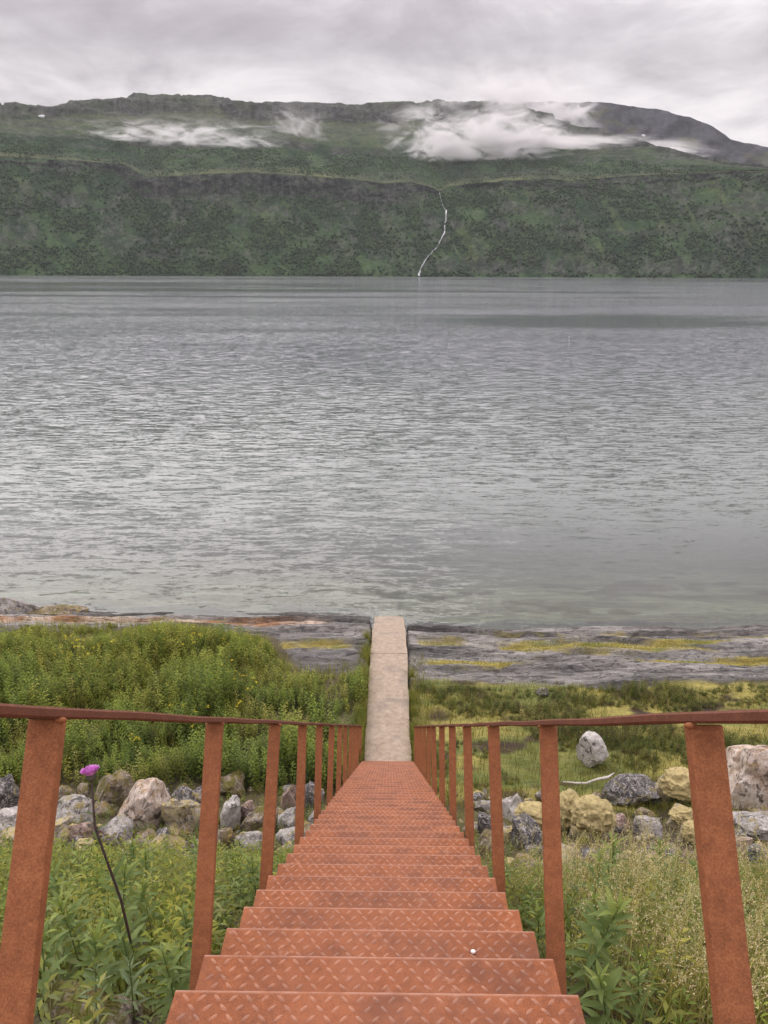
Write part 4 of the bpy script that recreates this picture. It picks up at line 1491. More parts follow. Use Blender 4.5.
def build_meadow():
    """lush growth on the flat left of the path"""
    v = Veg()
    n = 15500
    X = RNG.uniform(-19, -0.62, n)
    Y = RNG.uniform(11.8, 21.4, n)
    top = lerp(20.9, 18.0, sstep(-4.2, -2.0, X)) + 0.5 * fbm(X * 0.5, X * 0 + 3, seed=200, octv=3) + 0.35 * np.exp(-((X + 6.6) / 1.6) ** 2)
    front = 12.9 + 0.5 * fbm(X * 0.6, X * 0, seed=201)
    d = fbm(X * 0.35, Y * 0.45, seed=202, octv=3)
    k = (Y < top) & (Y > front) & (d > -0.9)
    X, Y, d, top = X[k], Y[k], d[k], top[k]
    edge = sstep(0.0, 1.6, top - Y)
    H = (0.20 + 0.36 * edge) * (1 + 0.55 * d) * RNG.uniform(0.7, 1.25, len(X)) + 0.0 * np.exp(-((X + 6.6) / 1.8) ** 2 - ((Y - 19.4) / 1.2) ** 2)
    H *= lerp(0.75, 1.0, sstep(-0.8, -2.0, X))
    pt = fbm(X * 0.55, Y * 0.75, seed=204, octv=3)
    big = pt > -0.02
    tuft = fbm(X * 1.5, Y * 1.7, seed=207, octv=2)
    H = H * (1 + 0.85 * tuft) * lerp(0.72, 1.0, sstep(20.5, 18.5, Y))
    k = (tuft > -0.38) | (RNG.random(len(X)) < 0.35)
    X, Y, H, pt, big, tuft = X[k], Y[k], H[k], pt[k], big[k], tuft[k]
    bush = (fbm(X * 0.7, Y * 0.8, seed=206, octv=2) > 0.12) & (Y < 17.5)
    H = np.where(bush, H * 1.35, H) * np.where(pt < -0.25, 0.7, 1)
    dark = [(0.080, 0.115, 0.028), (0.110, 0.145, 0.034), (0.135, 0.175, 0.038)]
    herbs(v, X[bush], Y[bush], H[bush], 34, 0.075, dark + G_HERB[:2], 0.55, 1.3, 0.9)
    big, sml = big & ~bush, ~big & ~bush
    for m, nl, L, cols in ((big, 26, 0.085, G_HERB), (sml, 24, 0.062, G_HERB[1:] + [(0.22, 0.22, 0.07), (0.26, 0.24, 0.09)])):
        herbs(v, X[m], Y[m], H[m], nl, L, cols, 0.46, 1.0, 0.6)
    v.build('meadow_plants', M['foliage'], 'lush green leafy plants on the flat left of the concrete path')
    # grass mixed in, thicker toward the rocks
    g = Veg()
    n = 24000
    X = RNG.uniform(-19, -0.56, n)
    Y = RNG.uniform(12.4, 21.6, n)
    top = lerp(21.1, 18.5, sstep(-4.2, -2.0, X)) + 0.5 * fbm(X * 0.5, X * 0 + 3, seed=200, octv=3)
    dd = fbm(X * 0.5, Y * 0.7, seed=210, octv=3)
    k = (Y < top) & ((dd > 0.10) | (top - Y < 0.9))
    X, Y, dd = X[k], Y[k], dd[k]
    P = np.stack([X, Y, ground_z(X, Y)], -1)
    H = RNG.uniform(0.3, 0.85, len(X)) * lerp(0.6, 1.0, sstep(0, 1.5, top[k] - Y))
    c = pick(G_GRASS, len(X))
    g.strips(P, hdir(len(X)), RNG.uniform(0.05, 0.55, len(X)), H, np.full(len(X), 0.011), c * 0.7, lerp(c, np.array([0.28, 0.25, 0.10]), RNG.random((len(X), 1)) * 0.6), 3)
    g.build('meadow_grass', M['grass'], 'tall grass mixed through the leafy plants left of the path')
    # yellow flowers
    f = Veg()
    n = 1500
    X = RNG.uniform(-12, -0.8, n)
    Y = RNG.uniform(13.5, 20.5, n)
    w = fbm(X * 0.5, Y * 0.6, seed=212, octv=3) + 0.9 * np.exp(-((X + 4.6) / 1.8) ** 2 - ((Y - 18.9) / 0.6) ** 2) - 0.1
    k = (w > 0.30) & (RNG.random(n) < 0.6) & (Y < lerp(20.6, 18.0, sstep(-4.2, -2.0, X)))
    X, Y = X[k], Y[k]
    n = len(X)
    Z = ground_z(X, Y) + RNG.uniform(0.45, 0.72, n)
    P = np.repeat(np.stack([X, Y, Z], -1), 7, 0) + RNG.normal(0, 0.018, (n * 7, 3))
    D = hdir(n * 7)
    L = RNG.uniform(0.022, 0.04, n * 7)
    f.quads(leaf_quads(P, D, L, L * 0.9, np.full(n * 7, 0.1)), pick([(0.62, 0.50, 0.03), (0.70, 0.58, 0.06)], n * 7))
    f.build('yellow_flowers', M['foliage'], 'scattered small yellow flowers in the growth left of the path')


build_meadow()


def build_bench_right():
    """low heath and moss right of the path"""
    v = Veg()
    n = 15000
    X = RNG.uniform(0.7, 19, n)
    Y = RNG.uniform(12.6, 18.1, n)
    d = fbm(X * 0.55, Y * 1.1, seed=220, octv=4) + 0.32 * sstep(2.8, 4.5, X) * sstep(14.0, 14.8, Y) - 0.04
    k = (d > 0.04) & (Y < 17.75 + 0.3 * fbm(X, X * 0, seed=221))
    X, Y, d = X[k], Y[k], d[k]
    H = (0.07 + 0.34 * np.clip(d, 0, 0.7)) * RNG.uniform(0.7, 1.3, len(X))
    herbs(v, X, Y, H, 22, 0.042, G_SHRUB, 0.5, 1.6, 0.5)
    v.build('heath_shrubs', M['foliage'], 'low green heath shrubs on the mossy flat right of the path')
    g = Veg()
    n = 30000
    X = RNG.uniform(0.56, 19, n)
    Y = RNG.uniform(12.0, 21.2, n)
    w = fbm(X * 0.6, Y * 0.8, seed=224, octv=4)
    near_path = np.exp(-((X - 0.8) / 0.35) ** 2)
    mm = mossmask(X, Y)
    rk = rockmask(X, Y)
    k = ((rk < 0.3) & (w + 0.5 * near_path + 0.10 > 0.02)) | ((rk > 0.3) & (mm + 0.8 * near_path * (fbm(Y * 1.2, Y * 0, seed=226) > -0.1) > 0.62))
    X, Y, rk = X[k], Y[k], rk[k]
    n = len(X)
    P = np.stack([X, Y, ground_z(X, Y)], -1)
    H = np.where(rk > 0.3, RNG.uniform(0.05, 0.16, n), RNG.uniform(0.12, 0.42, n)) * (1 + 0.8 * np.exp(-((X - 0.8) / 0.35) ** 2))
    c = pick([(0.15, 0.175, 0.045), (0.22, 0.215, 0.06), (0.30, 0.25, 0.07), (0.11, 0.14, 0.04)], n)
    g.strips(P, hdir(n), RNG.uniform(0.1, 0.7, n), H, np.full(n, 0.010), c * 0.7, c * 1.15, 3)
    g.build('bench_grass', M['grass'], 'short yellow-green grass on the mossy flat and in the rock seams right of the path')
    # grass hugging both flanks of the path
    e = Veg()
    n = 5200
    sd_ = np.where(RNG.random(n) < 0.5, -1.0, 1.0)
    Y = RNG.uniform(13.9, 20.6, n)
    X = sd_ * (0.535 + np.abs(RNG.normal(0, 0.10, n)))
    k = fbm(Y * 1.3, sd_ * 3.0, seed=228, octv=2) > np.where(Y > 18.3, 0.05, -0.45)
    X, Y = X[k], Y[k]
    n = len(X)
    P = np.stack([X, Y, np.maximum(ground_z(X, Y), 0.30) - 0.02], -1)
    c = pick([(0.17, 0.20, 0.05), (0.24, 0.235, 0.065), (0.13, 0.165, 0.04), (0.30, 0.26, 0.09)], n)
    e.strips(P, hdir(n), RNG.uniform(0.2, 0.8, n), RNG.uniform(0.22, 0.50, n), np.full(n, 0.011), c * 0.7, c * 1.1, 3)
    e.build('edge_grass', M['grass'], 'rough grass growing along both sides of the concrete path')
    # moss lumps: fine ochre tufts
    t = Veg()
    n = 42000
    X = RNG.uniform(0.6, 15, n)
    Y = RNG.uniform(12.4, 21.4, n)
    w = fbm(X * 0.7, Y * 1.5, seed=230, octv=4)
    rk, mm = rockmask(X, Y), mossmask(X, Y)
    k = ((rk < 0.3) & (w > 0.06)) | ((rk > 0.3) & (mm > 0.5))
    X, Y = X[k], Y[k]
    n = len(X)
    P = np.stack([X, Y, ground_z(X, Y) - 0.005], -1)
    c = pick([(0.38, 0.31, 0.07), (0.31, 0.28, 0.06), (0.24, 0.25, 0.055), (0.44, 0.37, 0.11)], n)
    g2 = RNG.uniform(0.02, 0.06, n)
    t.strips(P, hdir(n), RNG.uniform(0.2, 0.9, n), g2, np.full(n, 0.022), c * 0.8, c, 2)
    t.build('moss', M['foliage'], 'ochre moss carpeting the flat and the seams of the rock slabs on the right')


build_bench_right()


def build_bank():
    """growth on the bank either side of the stairs, nearest the camera"""
    g = Veg()
    n = 34000
    X = np.where(RNG.random(n) < 0.5, RNG.uniform(-6.5, -0.5, n), RNG.uniform(0.5, 6.5, n))
    Y = RNG.uniform(0.6, 12.8, n)
    dens = np.where(Y < 6.0, 1.0, 0.62) * np.where(np.abs(X) > 0.64, 1, 0.35)
    w = fbm(X * 0.9, Y * 0.9, seed=240, octv=3)
    k = clear(X, Y) & (RNG.random(n) < dens * (0.75 + 0.7 * w)) & ((Y < 7.6) | (w > -0.05))
    X, Y, w = X[k], Y[k], w[k]
    n = len(X)
    P = np.stack([X, Y, ground_z(X, Y) - 0.02], -1)
    room = np.clip((np.abs(X) - 0.50) / 0.35, 0.25, 1.0)
    H = RNG.uniform(0.14, 0.42, n) * (1 + 0.5 * w) * room * lerp(1.0, 0.6, sstep(5.5, 7.5, Y))
    c = pick(G_GRASS, n)
    straw = (RNG.random(n) < np.where(X > 0, 0.30, 0.22))[:, None]
    c = np.where(straw, pick(G_STRAW, n), c)
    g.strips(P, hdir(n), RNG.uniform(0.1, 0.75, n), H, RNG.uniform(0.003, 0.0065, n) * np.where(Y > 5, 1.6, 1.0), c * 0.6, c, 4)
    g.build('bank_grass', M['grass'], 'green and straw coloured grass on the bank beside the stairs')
    v = Veg()
    n = 6200
    X = np.where(RNG.random(n) < 0.5, RNG.uniform(-6.5, -0.66, n), RNG.uniform(0.66, 6.5, n))
    Y = RNG.uniform(1.2, 13.2, n)
    w = fbm(X * 0.8, Y * 0.8, seed=244, octv=3)
    k = (RNG.random(n) < np.where(Y < 7.5, 0.95, 0.60)) & (w > np.where(X < 0, -0.35, -0.05)) & ((Y < 8.2) | (w > -0.15))
    X, Y, w = X[k], Y[k], w[k]
    room = np.clip((np.abs(X) - 0.50) / 0.35, 0.35, 1.0)
    H = RNG.uniform(0.16, 0.42, len(X)) * (1 + 0.5 * w) * room * lerp(1.0, 0.6, sstep(5.5, 7.5, Y))
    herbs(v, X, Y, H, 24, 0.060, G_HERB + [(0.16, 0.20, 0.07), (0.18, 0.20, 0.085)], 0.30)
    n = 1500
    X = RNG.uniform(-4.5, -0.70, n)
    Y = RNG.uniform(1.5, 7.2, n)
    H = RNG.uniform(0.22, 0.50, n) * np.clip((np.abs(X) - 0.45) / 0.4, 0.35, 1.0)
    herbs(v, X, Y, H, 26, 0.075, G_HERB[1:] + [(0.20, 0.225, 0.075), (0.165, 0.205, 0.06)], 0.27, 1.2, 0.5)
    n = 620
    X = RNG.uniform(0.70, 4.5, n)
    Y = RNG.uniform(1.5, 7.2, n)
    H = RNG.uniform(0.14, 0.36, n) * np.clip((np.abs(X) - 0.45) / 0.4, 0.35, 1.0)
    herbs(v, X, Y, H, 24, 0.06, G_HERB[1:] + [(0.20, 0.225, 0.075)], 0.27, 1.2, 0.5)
    v.build('bank_herbs', M['foliage'], 'mixed green herbs covering the bank beside the stairs')


build_bank()


def build_seed_grass():
    """tall grass in seed right of the stairs: each airy head a cloud of tiny spikelets"""
    g = Veg()
    n = 950
    cl = RNG.integers(0, 40, n)
    cx = np.concatenate([RNG.uniform(0.90, 2.9, 30), RNG.uniform(0.92, 1.55, 10)])
    cy = np.concatenate([RNG.uniform(1.7, 6.6, 30), RNG.uniform(1.7, 2.7, 10)])
    X = cx[cl] + RNG.normal(0, 0.17, n)
    Y = cy[cl] + RNG.normal(0, 0.22, n)
    k = X > 0.72
    X, Y = X[k], Y[k]
    n = len(X)
    P = np.stack([X, Y, ground_z(X, Y) - 0.02], -1)
    D = hdir(n)
    D[:, 0] = D[:, 0] * 0.7 + 0.35
    D = unit(D)
    bend = RNG.uniform(0.08, 0.5, n)
    H = RNG.uniform(0.38, 0.78, n) * np.clip((X - 0.4) / 0.5, 0.5, 1)
    c = pick([(0.40, 0.35, 0.14), (0.32, 0.32, 0.11), (0.50, 0.43, 0.22)], n)
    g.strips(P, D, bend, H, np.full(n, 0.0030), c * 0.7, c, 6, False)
    m = 44
    t = RNG.uniform(0.66, 1.0, (n, m))
    ctr = P[:, None] + np.array([0, 0, 1.0]) * (H[:, None] * (t - 0.35 * bend[:, None] * t * t))[..., None] + D[:, None] * (H[:, None] * bend[:, None] * t * t)[..., None]
    rad = 0.030 * (1.04 - t) / 0.34 + 0.002
    off = RNG.normal(0, 1, (n, m, 3)) * rad[..., None] * 0.55
    Pq = (ctr + off).reshape(-1, 3)
    Dq = unit(RNG.normal(0, 0.5, (n * m, 3)) + np.array([0, 0, 0.6]) + np.repeat(D, m, 0) * 0.5)
    L = RNG.uniform(0.006, 0.012, n * m)
    g.quads(leaf_quads(Pq, Dq, L, L * 0.42, np.full(n * m, 0.1)), pick([(0.54, 0.46, 0.26), (0.46, 0.39, 0.21), (0.60, 0.52, 0.32), (0.42, 0.33, 0.20)], n * m))
    # basal blades
    nb = n * 4
    Xb = np.repeat(X, 4) + RNG.normal(0, 0.05, nb)
    Yb = np.repeat(Y, 4) + RNG.normal(0, 0.05, nb)
    Pb = np.stack([Xb, Yb, ground_z(Xb, Yb) - 0.02], -1)
    cb = pick(G_GRASS + G_STRAW, nb)
    g.strips(Pb, hdir(nb), RNG.uniform(0.2, 0.9, nb), RNG.uniform(0.2, 0.5, nb) * np.clip((Xb - 0.3) / 0.6, 0.3, 1), RNG.uniform(0.003, 0.006, nb), cb * 0.6, cb, 4)
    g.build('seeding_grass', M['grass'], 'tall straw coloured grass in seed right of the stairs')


build_seed_grass()

# ------------------------------------------------------------------ willowherb plants, leaf by leaf


def lance_leaf(name, L, Wd, seg=6, arch=0.30, fold=0.25):
    """lance-shaped leaf: two rows of facets folded on the midrib, arching down"""
    V, Q = [], []
    for i in range(seg + 1):
        t = i / seg
        w = Wd * 0.5 * (math.sin(math.pi * min(1.0, t ** 0.75)) ** 0.8 if 0 < t < 1 else 0.02)
        y = L * (t - 0.06 * t * t)
        z = L * arch * (0.35 * t - 0.9 * t * t)
        wav = 0.06 * Wd * math.sin(t * 9)
        V += [(-w, y, z + fold * w + wav), (0, y, z), (w, y, z + fold * w - wav)]
    for i in range(seg):
        for j in range(2):
            a = i * 3 + j
            Q.append((a, a + 1, a + 4, a + 3))
    return mesh_np(name, np.array(V), quads=np.array(Q), smooth=True)


LEAVES = {}


def stem_mesh(H, lean, az, r0=0.004, r1=0.0018, seg=8, kink=0.0):
    bm = bmesh.new()
    rings = []
    pts = []
    for i in range(seg + 1):
        t = i / seg
        c = Vector((math.cos(az) * lean * H * t ** 1.7, math.sin(az) * lean * H * t ** 1.7, H * t)) + Vector((kink * math.sin(t * 9), kink * math.cos(t * 7) - kink, 0))
        pts.append(c)
        r = r0 + (r1 - r0) * t
        rings.append([bm.verts.new(c + Vector((math.cos(a) * r, math.sin(a) * r, 0))) for a in [k * math.pi / 3 for k in range(6)]])
    for a, b_ in zip(rings, rings[1:]):
        for k in range(6):
            bm.faces.new((a[k], a[(k + 1) % 6], b_[(k + 1) % 6], b_[k]))
    bm.faces.new(rings[0][::-1])
    bm.faces.new(rings[-1])
    return bm_mesh('stem', bm, True), pts


def make_willowherb(H, nleaf, L, rng, grey=False, name='willowherb'):
    root = empty(name)
    az = rng.uniform(0, 6.28)
    lean = rng.uniform(0.03, 0.22)
    sm, pts = stem_mesh(H, lean, az)
    link('stem', sm, M['stem'], root)
    for i in range(nleaf):
        f = 0.10 + 0.90 * ((i + 0.5) / nleaf) ** 0.8
        top = f > 0.86
        lw = L * (0.75 + 0.35 * math.sin(math.pi * min(1, f * 0.95))) * (1.0 if not top else lerp(1, 0.45, (f - 0.86) / 0.14)) * rng.uniform(0.85, 1.15)
        key = round(lw / 0.012)
        kk = (key, i % 3, grey)
        if kk not in LEAVES:
            LEAVES[kk] = lance_leaf('leaf', key * 0.012, key * 0.012 * (0.215 if not grey else 0.15), 6, (0.22, 0.42, 0.6)[i % 3], 0.3)
        me = LEAVES[kk]
        o = bpy.data.objects.new('leaf', me)
        COL.objects.link(o)
        mat = M['leaf_grey'] if grey else (M['leaf_young'] if top else M['leaf'])
        if not me.materials:
            me.materials.append(mat)
        if me.materials[0] != mat:
            o.material_slots[0].link = 'OBJECT'
            o.material_slots[0].material = mat
        o.parent = root
        t = f * (len(pts) - 1)
        k = min(int(t), len(pts) - 2)
        p = pts[k].lerp(pts[k + 1], t - k)
        a = i * 2.4 + rng.uniform(-0.35, 0.35) + az
        el_ = lerp(0.15, 1.15, f ** 2.2) + rng.uniform(-0.18, 0.18)
        o.matrix_local = Matrix.Translation(p) @ Matrix.Rotation(a, 4, 'Z') @ Matrix.Rotation(el_, 4, 'X') @ Matrix.Rotation(rng.uniform(-0.35, 0.35), 4, 'Y')
    return root


def copy_plant(src, loc, rz, sc):
    r = src.copy()
    COL.objects.link(r)
    r.location = loc
    r.rotation_euler = (0, 0, rz)
    r.scale = (sc, sc, sc)
    for ch in src.children:
        c = ch.copy()
        COL.objects.link(c)
        c.parent = r
    return r


def build_willowherbs():
    rg = np.random.default_rng(5)
    # (x, y, height, leaves, leaf length, label)
    solo = [
        (0.83, 2.42, 0.62, 46, 0.125, 'tallest leafy willowherb, its top crossing the second right post'),
        (0.80, 2.02, 0.36, 34, 0.105, 'short willowherb at the lower right corner of the stairs, below the tall one'),
        (1.02, 2.75, 0.50, 34, 0.105, 'willowherb just right of the tallest one, half hidden in seeding grass'),
        (0.76, 2.95, 0.34, 28, 0.085, 'small willowherb close to the treads behind the second right post'),
        (1.42, 3.9, 0.66, 36, 0.12, 'broad-leaved green plant rising from the grass left of the nearest right post'),
        (1.75, 3.6, 0.62, 30, 0.12, 'leafy plant showing just right of the nearest right post'),
        (-0.74, 2.18, 0.34, 32, 0.095, 'young willowherb with a yellow-green top beside the second left post'),
        (-1.22, 2.45, 0.50, 36, 0.115, 'large willowherb with long arching leaves right of the nearest left post'),
    ]
    for x, y, H, nl, L, lab in solo:
        o = make_willowherb(H, nl, L, rg)
        o.location = (x, y, gz1(x, y) - 0.02)
        o.rotation_euler = (0, 0, rg.uniform(0, 6.28))
        tag(o, lab, 'plant', 'willowherbs beside the stairs')
    protos = [make_willowherb(h, n, l, rg) for h, n, l in ((0.46, 30, 0.10), (0.38, 28, 0.085), (0.52, 32, 0.11))]
    spots = []
    for (x, y) in ((-1.0, 2.15), (-0.72, 2.10), (-0.90, 2.20), (-1.20, 2.12), (-1.42, 2.25), (-1.12, 2.8), (-1.6, 2.8), (-0.84, 2.7), (-1.36, 3.2), (-0.92, 3.3), (-1.9, 2.6), (-1.75, 3.4), (-0.8, 3.9), (-1.2, 4.0),
                   (-2.2, 3.1), (-1.6, 4.2), (-0.95, 4.7), (-2.1, 3.9), (-2.5, 3.7), (-0.78, 4.4), (-1.4, 4.9), (-1.9, 4.8)):
        spots.append((x, y, 'green willowherb in the thick growth left of the stairs', 'willowherbs massed left of the stairs'))
    for (x, y) in ((0.82, 3.6), (1.15, 3.4), (0.80, 4.4), (1.25, 4.6), (1.9, 4.3), (2.2, 3.9), (1.0, 5.1), (1.6, 5.3), (2.1, 3.0), (0.95, 2.15)):
        spots.append((x, y, 'green willowherb among the seeding grass right of the stairs', 'willowherbs in the grass right of the stairs'))
    for i, (x, y, lab, grp) in enumerate(spots):
        loc = (x, y, gz1(x, y) - 0.02)
        if i < 3:
            o = protos[i]
            o.location = loc
        else:
            o = copy_plant(protos[i % 3], loc, rg.uniform(0, 6.28), rg.uniform(0.7, 1.12))
        o['label'], o['category'], o['group'] = lab, 'plant', grp
    # pale narrow-leaved stalks in front of the post on the left
    o = make_willowherb(0.36, 22, 0.07, rg, True, 'pale_stalk_plant')
    o.location = (-0.86, 2.05, gz1(-0.86, 2.05))
    tag(o, 'pale grey-green narrow-leaved plant left of the second left post', 'plant')
    o = make_willowherb(0.33, 20, 0.065, rg, True, 'pale_stalk_plant')
    o.location = (-0.97, 2.0, gz1(-0.97, 2.0))
    tag(o, 'pale narrow-leaved stalk nearer the thistle stem, left of its pale twin', 'plant')


build_willowherbs()


def build_thistle():
    head = np.array([CAMX, CAMY, CAMZ]) + ray(92, 777) * (2.05)
    foot = at(133, 952)[0]
    root = empty('thistle', tuple(foot))
    tag(root, 'purple thistle flower on a bent dark stem right of the nearest left post', 'thistle')
    px = [(92, 781), (93, 800), (95, 828), (103, 850), (112, 875), (121, 900), (128, 930)]
    d0 = np.linalg.norm(head - np.array([CAMX, CAMY, CAMZ]))
    P = [np.array([CAMX, CAMY, CAMZ]) + ray(a, b_) * (d0 + dd_) for dd_, (a, b_) in zip((0, 0.01, 0.03, 0.06, 0.14, 0.26, 0.42), px)]
    P.append(foot)
    P = [Vector(p - foot) for p in P]
    bm = bmesh.new()
    rings = []
    for i, c in enumerate(P):
        r = 0.0022 + 0.00028 * i
        rings.append([bm.verts.new(c + Vector((math.cos(a) * r, math.sin(a) * r, 0))) for a in [k * math.pi / 4 for k in range(8)]])
    for a, b_ in zip(rings, rings[1:]):
        for k in range(8):
            bm.faces.new((a[k], a[(k + 1) % 8], b_[(k + 1) % 8], b_[k]))
    bm.faces.new(rings[0])
    bm.faces.new(rings[-1][::-1])
    bmesh.ops.recalc_face_normals(bm, faces=bm.faces)
    link('stem', bm_mesh('stem', bm, True), M['thistle_stem'], root)
    # small sharp leaves close to the stem
    lm = lance_leaf('leaf', 0.055, 0.014, 5, 0.4, 0.4)
    for i in range(9):
        o = link('leaf', lm, M['leaf'], root)
        t = 0.9 + i * 0.65
        k = min(int(t), len(P) - 2)
        p = P[k].lerp(P[k + 1], t - k)
        o.matrix_local = Matrix.Translation(p) @ Matrix.Rotation(i * 2.4, 4, 'Z') @ Matrix.Rotation(0.9, 4, 'X') @ Matrix.Scale(0.5 + 0.12 * i, 4)
    # flower head: scaly cup and a brush of florets, tilted a little
    hd = empty('flower_head')
    hd.parent = root
    hd.location = P[0]
    hd.rotation_euler = (R(-14), R(-10), 0)
    hd.scale = (0.97, 0.97, 0.97)
    bm = bmesh.new()
    bmesh.ops.create_icosphere(bm, subdivisions=3, radius=0.0125)
    for vv in bm.verts:
        vv.co.z = vv.co.z * 0.95 + 0.010
        k = 1 + 0.14 * math.sin(vv.co.z * 1400 + math.atan2(vv.co.y, vv.co.x) * 6)
        vv.co.x *= k
        vv.co.y *= k
    link('cup', bm_mesh('cup', bm, True), M['thistle_bract'], hd)
    n = 420
    u = RNG.random(n) ** 0.5
    a = RNG.uniform(0, 6.28, n)
    base = np.stack([np.cos(a) * u * 0.009, np.sin(a) * u * 0.009, np.full(n, 0.016)], -1)
    tip = np.stack([np.cos(a) * u * 0.024, np.sin(a) * u * 0.024, 0.036 - 0.008 * u * u + RNG.normal(0, 0.0015, n)], -1)
    s_ = np.stack([-np.sin(a), np.cos(a), np.zeros(n)], -1) * 0.0009
    V = np.stack([base - s_, base + s_, tip + s_ * 1.3, tip - s_ * 1.3], 1).reshape(-1, 3)
    fl = mesh_np('floret', V, quads=np.arange(n * 4).reshape(-1, 4))
    o = link('floret', fl, M['thistle_petal'], hd)
    o['kind'] = 'stuff'


build_thistle()


def build_small_things():
    # bleached branch on the mossy flat
    p, t = at(588, 786)
    sc = t / FPX
    bm = bmesh.new()
    pts = [(-22, 2, 0), (-12, -1, 3), (-2, 0, 1), (8, 1, 4), (17, -1, 9), (24, 2, 10)]
    rings = []
    for i, (x, y, z) in enumerate(pts):
        r = (0.6, 1.0, 1.3, 1.2, 1.6, 0.6)[i] * sc
        c = Vector((x * sc, y * sc * 2, z * sc + r * 0.6))
        rings.append([bm.verts.new(c + Vector((0, math.cos(a) * r, math.sin(a) * r))) for a in [k * math.pi / 3 for k in range(6)]])
    for a, b_ in zip(rings, rings[1:]):
        for k in range(6):
            bm.faces.new((a[k], a[(k + 1) % 6], b_[(k + 1) % 6], b_[k]))
    bm.faces.new(rings[0])
    bm.faces.new(rings[-1][::-1])
    bmesh.ops.recalc_face_normals(bm, faces=bm.faces)
    o = link('driftwood', bm_mesh('driftwood', bm, True), M['driftwood'])
    o.location = tuple(p + np.array([0, 0, 0.02]))
    tag(o, 'bleached white driftwood branch on the mossy ground left of the broad dark boulder', 'driftwood')
    # gull far out on the water
    d = ray(569, 337)
    tt = -CAMZ / d[2]
    g = np.array([CAMX, CAMY, CAMZ]) + d * tt
    root = empty('gull', tuple(g), (0, 0, 0.5))
    root.scale = (0.6, 0.6, 0.6)
    tag(root, 'tiny white gull floating far out on the water', 'gull')
    for nm, loc, s, mt in (('body', (0, 0, 0.07), (0.26, 0.12, 0.10), 'white'), ('head', (0.20, 0, 0.20), (0.07, 0.06, 0.065), 'white'), ('wing', (-0.06, 0.07, 0.12), (0.24, 0.045, 0.06), 'grey_feather'),
                           ('wing', (-0.06, -0.07, 0.12), (0.24, 0.045, 0.06), 'grey_feather'), ('beak', (0.29, 0, 0.195), (0.05, 0.015, 0.015), 'thistle_bract')):
        bm = bmesh.new()
        bmesh.ops.create_icosphere(bm, subdivisions=2, radius=1.0)
        for v in bm.verts:
            if nm in ('body', 'wing') and v.co.x < 0:
                v.co.y *= 1 + 0.6 * v.co.x
                v.co.z = v.co.z * (1 + 0.5 * v.co.x) - 0.35 * v.co.x
        bmesh.ops.scale(bm, vec=s, verts=bm.verts)
        o = link(nm, bm_mesh(nm, bm, True), M[mt], root)
        o.location = loc


build_small_things()

# ------------------------------------------------------------------ mist on the mountain


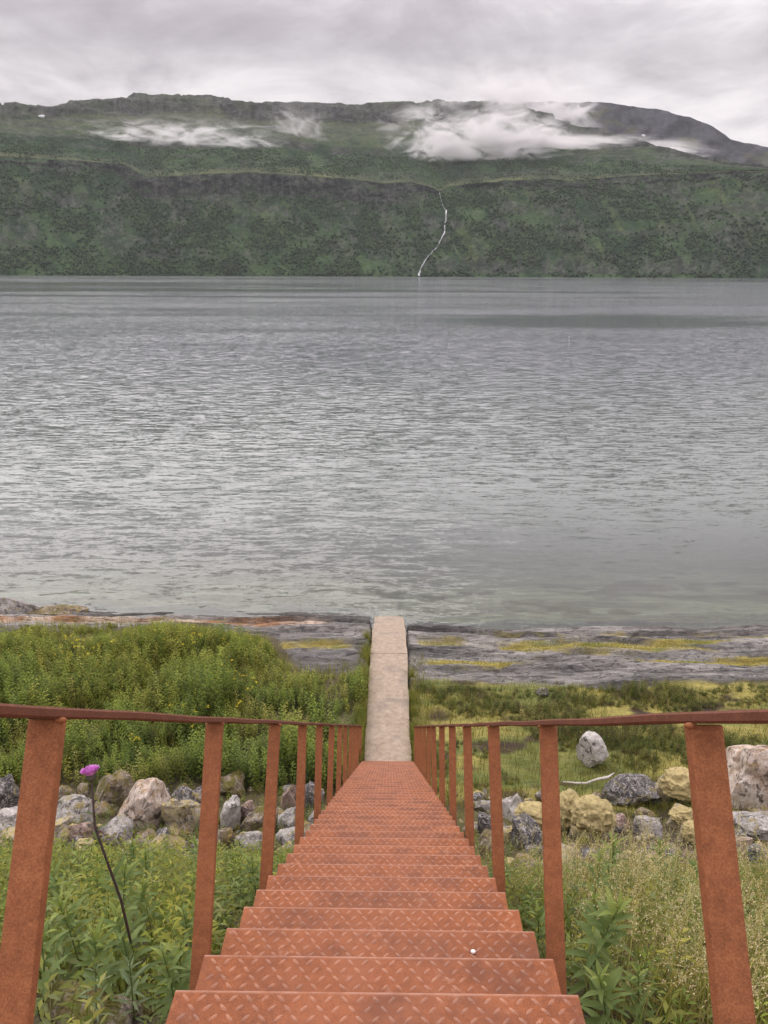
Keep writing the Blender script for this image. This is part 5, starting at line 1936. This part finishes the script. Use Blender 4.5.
def mist(name, label, c, size, rot, dens, scale, thr, seed, core=0.15):
    """a bank of cloud: a closed box whose volume thins to nothing well inside its faces"""
    m, q, out = new_mat('mist')
    tcn = q.n('ShaderNodeTexCoord')
    obj_ = tcn.outputs['Object']                   # box runs -1..1
    off = q.vmath('ADD', obj_, (seed * 3.1, seed * 1.7, seed))
    mp = q.n('ShaderNodeMapping', {'Scale': scale})
    q.t.links.new(off, mp.inputs['Vector'])
    n1 = q.noise(mp.outputs[0], 1.0, 6, 0.66, 0.8)
    n1 = q.math('SUBTRACT', n1, q.math('MULTIPLY', q.maprange(q.math('ABSOLUTE', q.n('ShaderNodeSeparateXYZ', {0: obj_}).outputs[0]), 0.3, 1.0), 0.12))
    n = q.maprange(n1, thr, thr + 0.20, 0.0, 1.0, True)
    sp = q.n('ShaderNodeSeparateXYZ', {0: obj_})
    ax = q.maprange(q.math('ABSOLUTE', sp.outputs[0]), core, 0.97, 1.0, 0.0, True)
    ay = q.maprange(q.math('ABSOLUTE', sp.outputs[1]), 0.35, 0.95, 1.0, 0.0, True)
    zu = q.maprange(sp.outputs[2], -0.25, 0.95, 1.0, 0.0, True)
    zd = q.maprange(q.math('ADD', sp.outputs[2], q.math('MULTIPLY', n1, 0.25)), -0.72, -0.50, 0.0, 1.0, True)
    f = q.math('MULTIPLY', q.math('MULTIPLY', ax, ay), q.math('MULTIPLY', zu, zd))
    # denser low in the bank
    lowf = q.maprange(sp.outputs[2], -0.9, 0.5, 1.0, 0.25)
    dn = q.math('MULTIPLY', q.math('MULTIPLY', f, n), q.math('MULTIPLY', lowf, dens))
    pv = q.n('ShaderNodeVolumePrincipled')
    q.set(pv, 'Color', (0.97, 0.96, 0.96, 1))
    q.set(pv, 'Density', dn)
    q.set(pv, 'Anisotropy', 0.0)
    q.set(out, 'Volume', pv.outputs[0])
    bm = bmesh.new()
    bmesh.ops.create_cube(bm, size=2.0)
    o = link(name, bm_mesh(name, bm), m)
    o.location = c
    o.scale = size
    o.rotation_euler = (0, R(rot), 0)
    tag(o, label, None, None, 'stuff')
    return o


def at_dist(px, py, D):
    d = ray(px, py)
    return Vector((CAMX, CAMY, CAMZ)) + Vector(d) * (D / math.hypot(d[0], d[1]))


mist('mist_bank', 'long thin white mist bank across the upper left of the mountain', at_dist(182, 130, 3150), (490, 110, 58), 1.5, 0.048, (5.5, 1.8, 2.2), 0.465, 1, 0.4)
mist('mist_bank', 'thin mist wisp rising near the middle of the ridge', at_dist(300, 117, 3330), (190, 80, 95), 16, 0.022, (2.6, 1.6, 2.0), 0.46, 2)
mist('mist_bank', 'broad white mist bank spilling over the ridge on the right', at_dist(480, 126, 3220), (470, 120, 150), 1.0, 0.095, (3.6, 1.9, 2.8), 0.465, 3, 0.35)
mist('mist_bank', 'mist tongue trailing down to the right below the peak', at_dist(588, 143, 3330), (540, 100, 46), 3.6, 0.11, (3.0, 1.4, 1.4), 0.40, 4, 0.55)
mist('mist_bank', 'tall grey plume of mist rising over the ridge into the overcast', at_dist(520, 100, 3900), (460, 150, 200), 0.0, 0.060, (3.4, 1.6, 2.4), 0.43, 6, 0.25)
mist('mist_bank', 'grey cloud wisp on the crest between the ridge and the peak', at_dist(560, 100, 4500), (300, 140, 90), 3.0, 0.03, (3.0, 1.4, 2.0), 0.48, 5)

# ------------------------------------------------------------------ air
def build_haze():
    m, q, out = new_mat('haze_air')
    pv = q.n('ShaderNodeVolumePrincipled')
    q.set(pv, 'Color', (0.93, 0.96, 1.0, 1))
    q.set(pv, 'Density', 0.000022)
    q.set(out, 'Volume', pv.outputs[0])
    bm = bmesh.new()
    bmesh.ops.create_cube(bm, size=1.0)
    bmesh.ops.scale(bm, vec=(30000, 16000, 1300), verts=bm.verts)
    o = link('haze', bm_mesh('haze', bm), m)
    o.location = (0, 4000, 480)
    tag(o, 'thin haze in the air over the fjord', None, None, 'stuff')


build_haze()
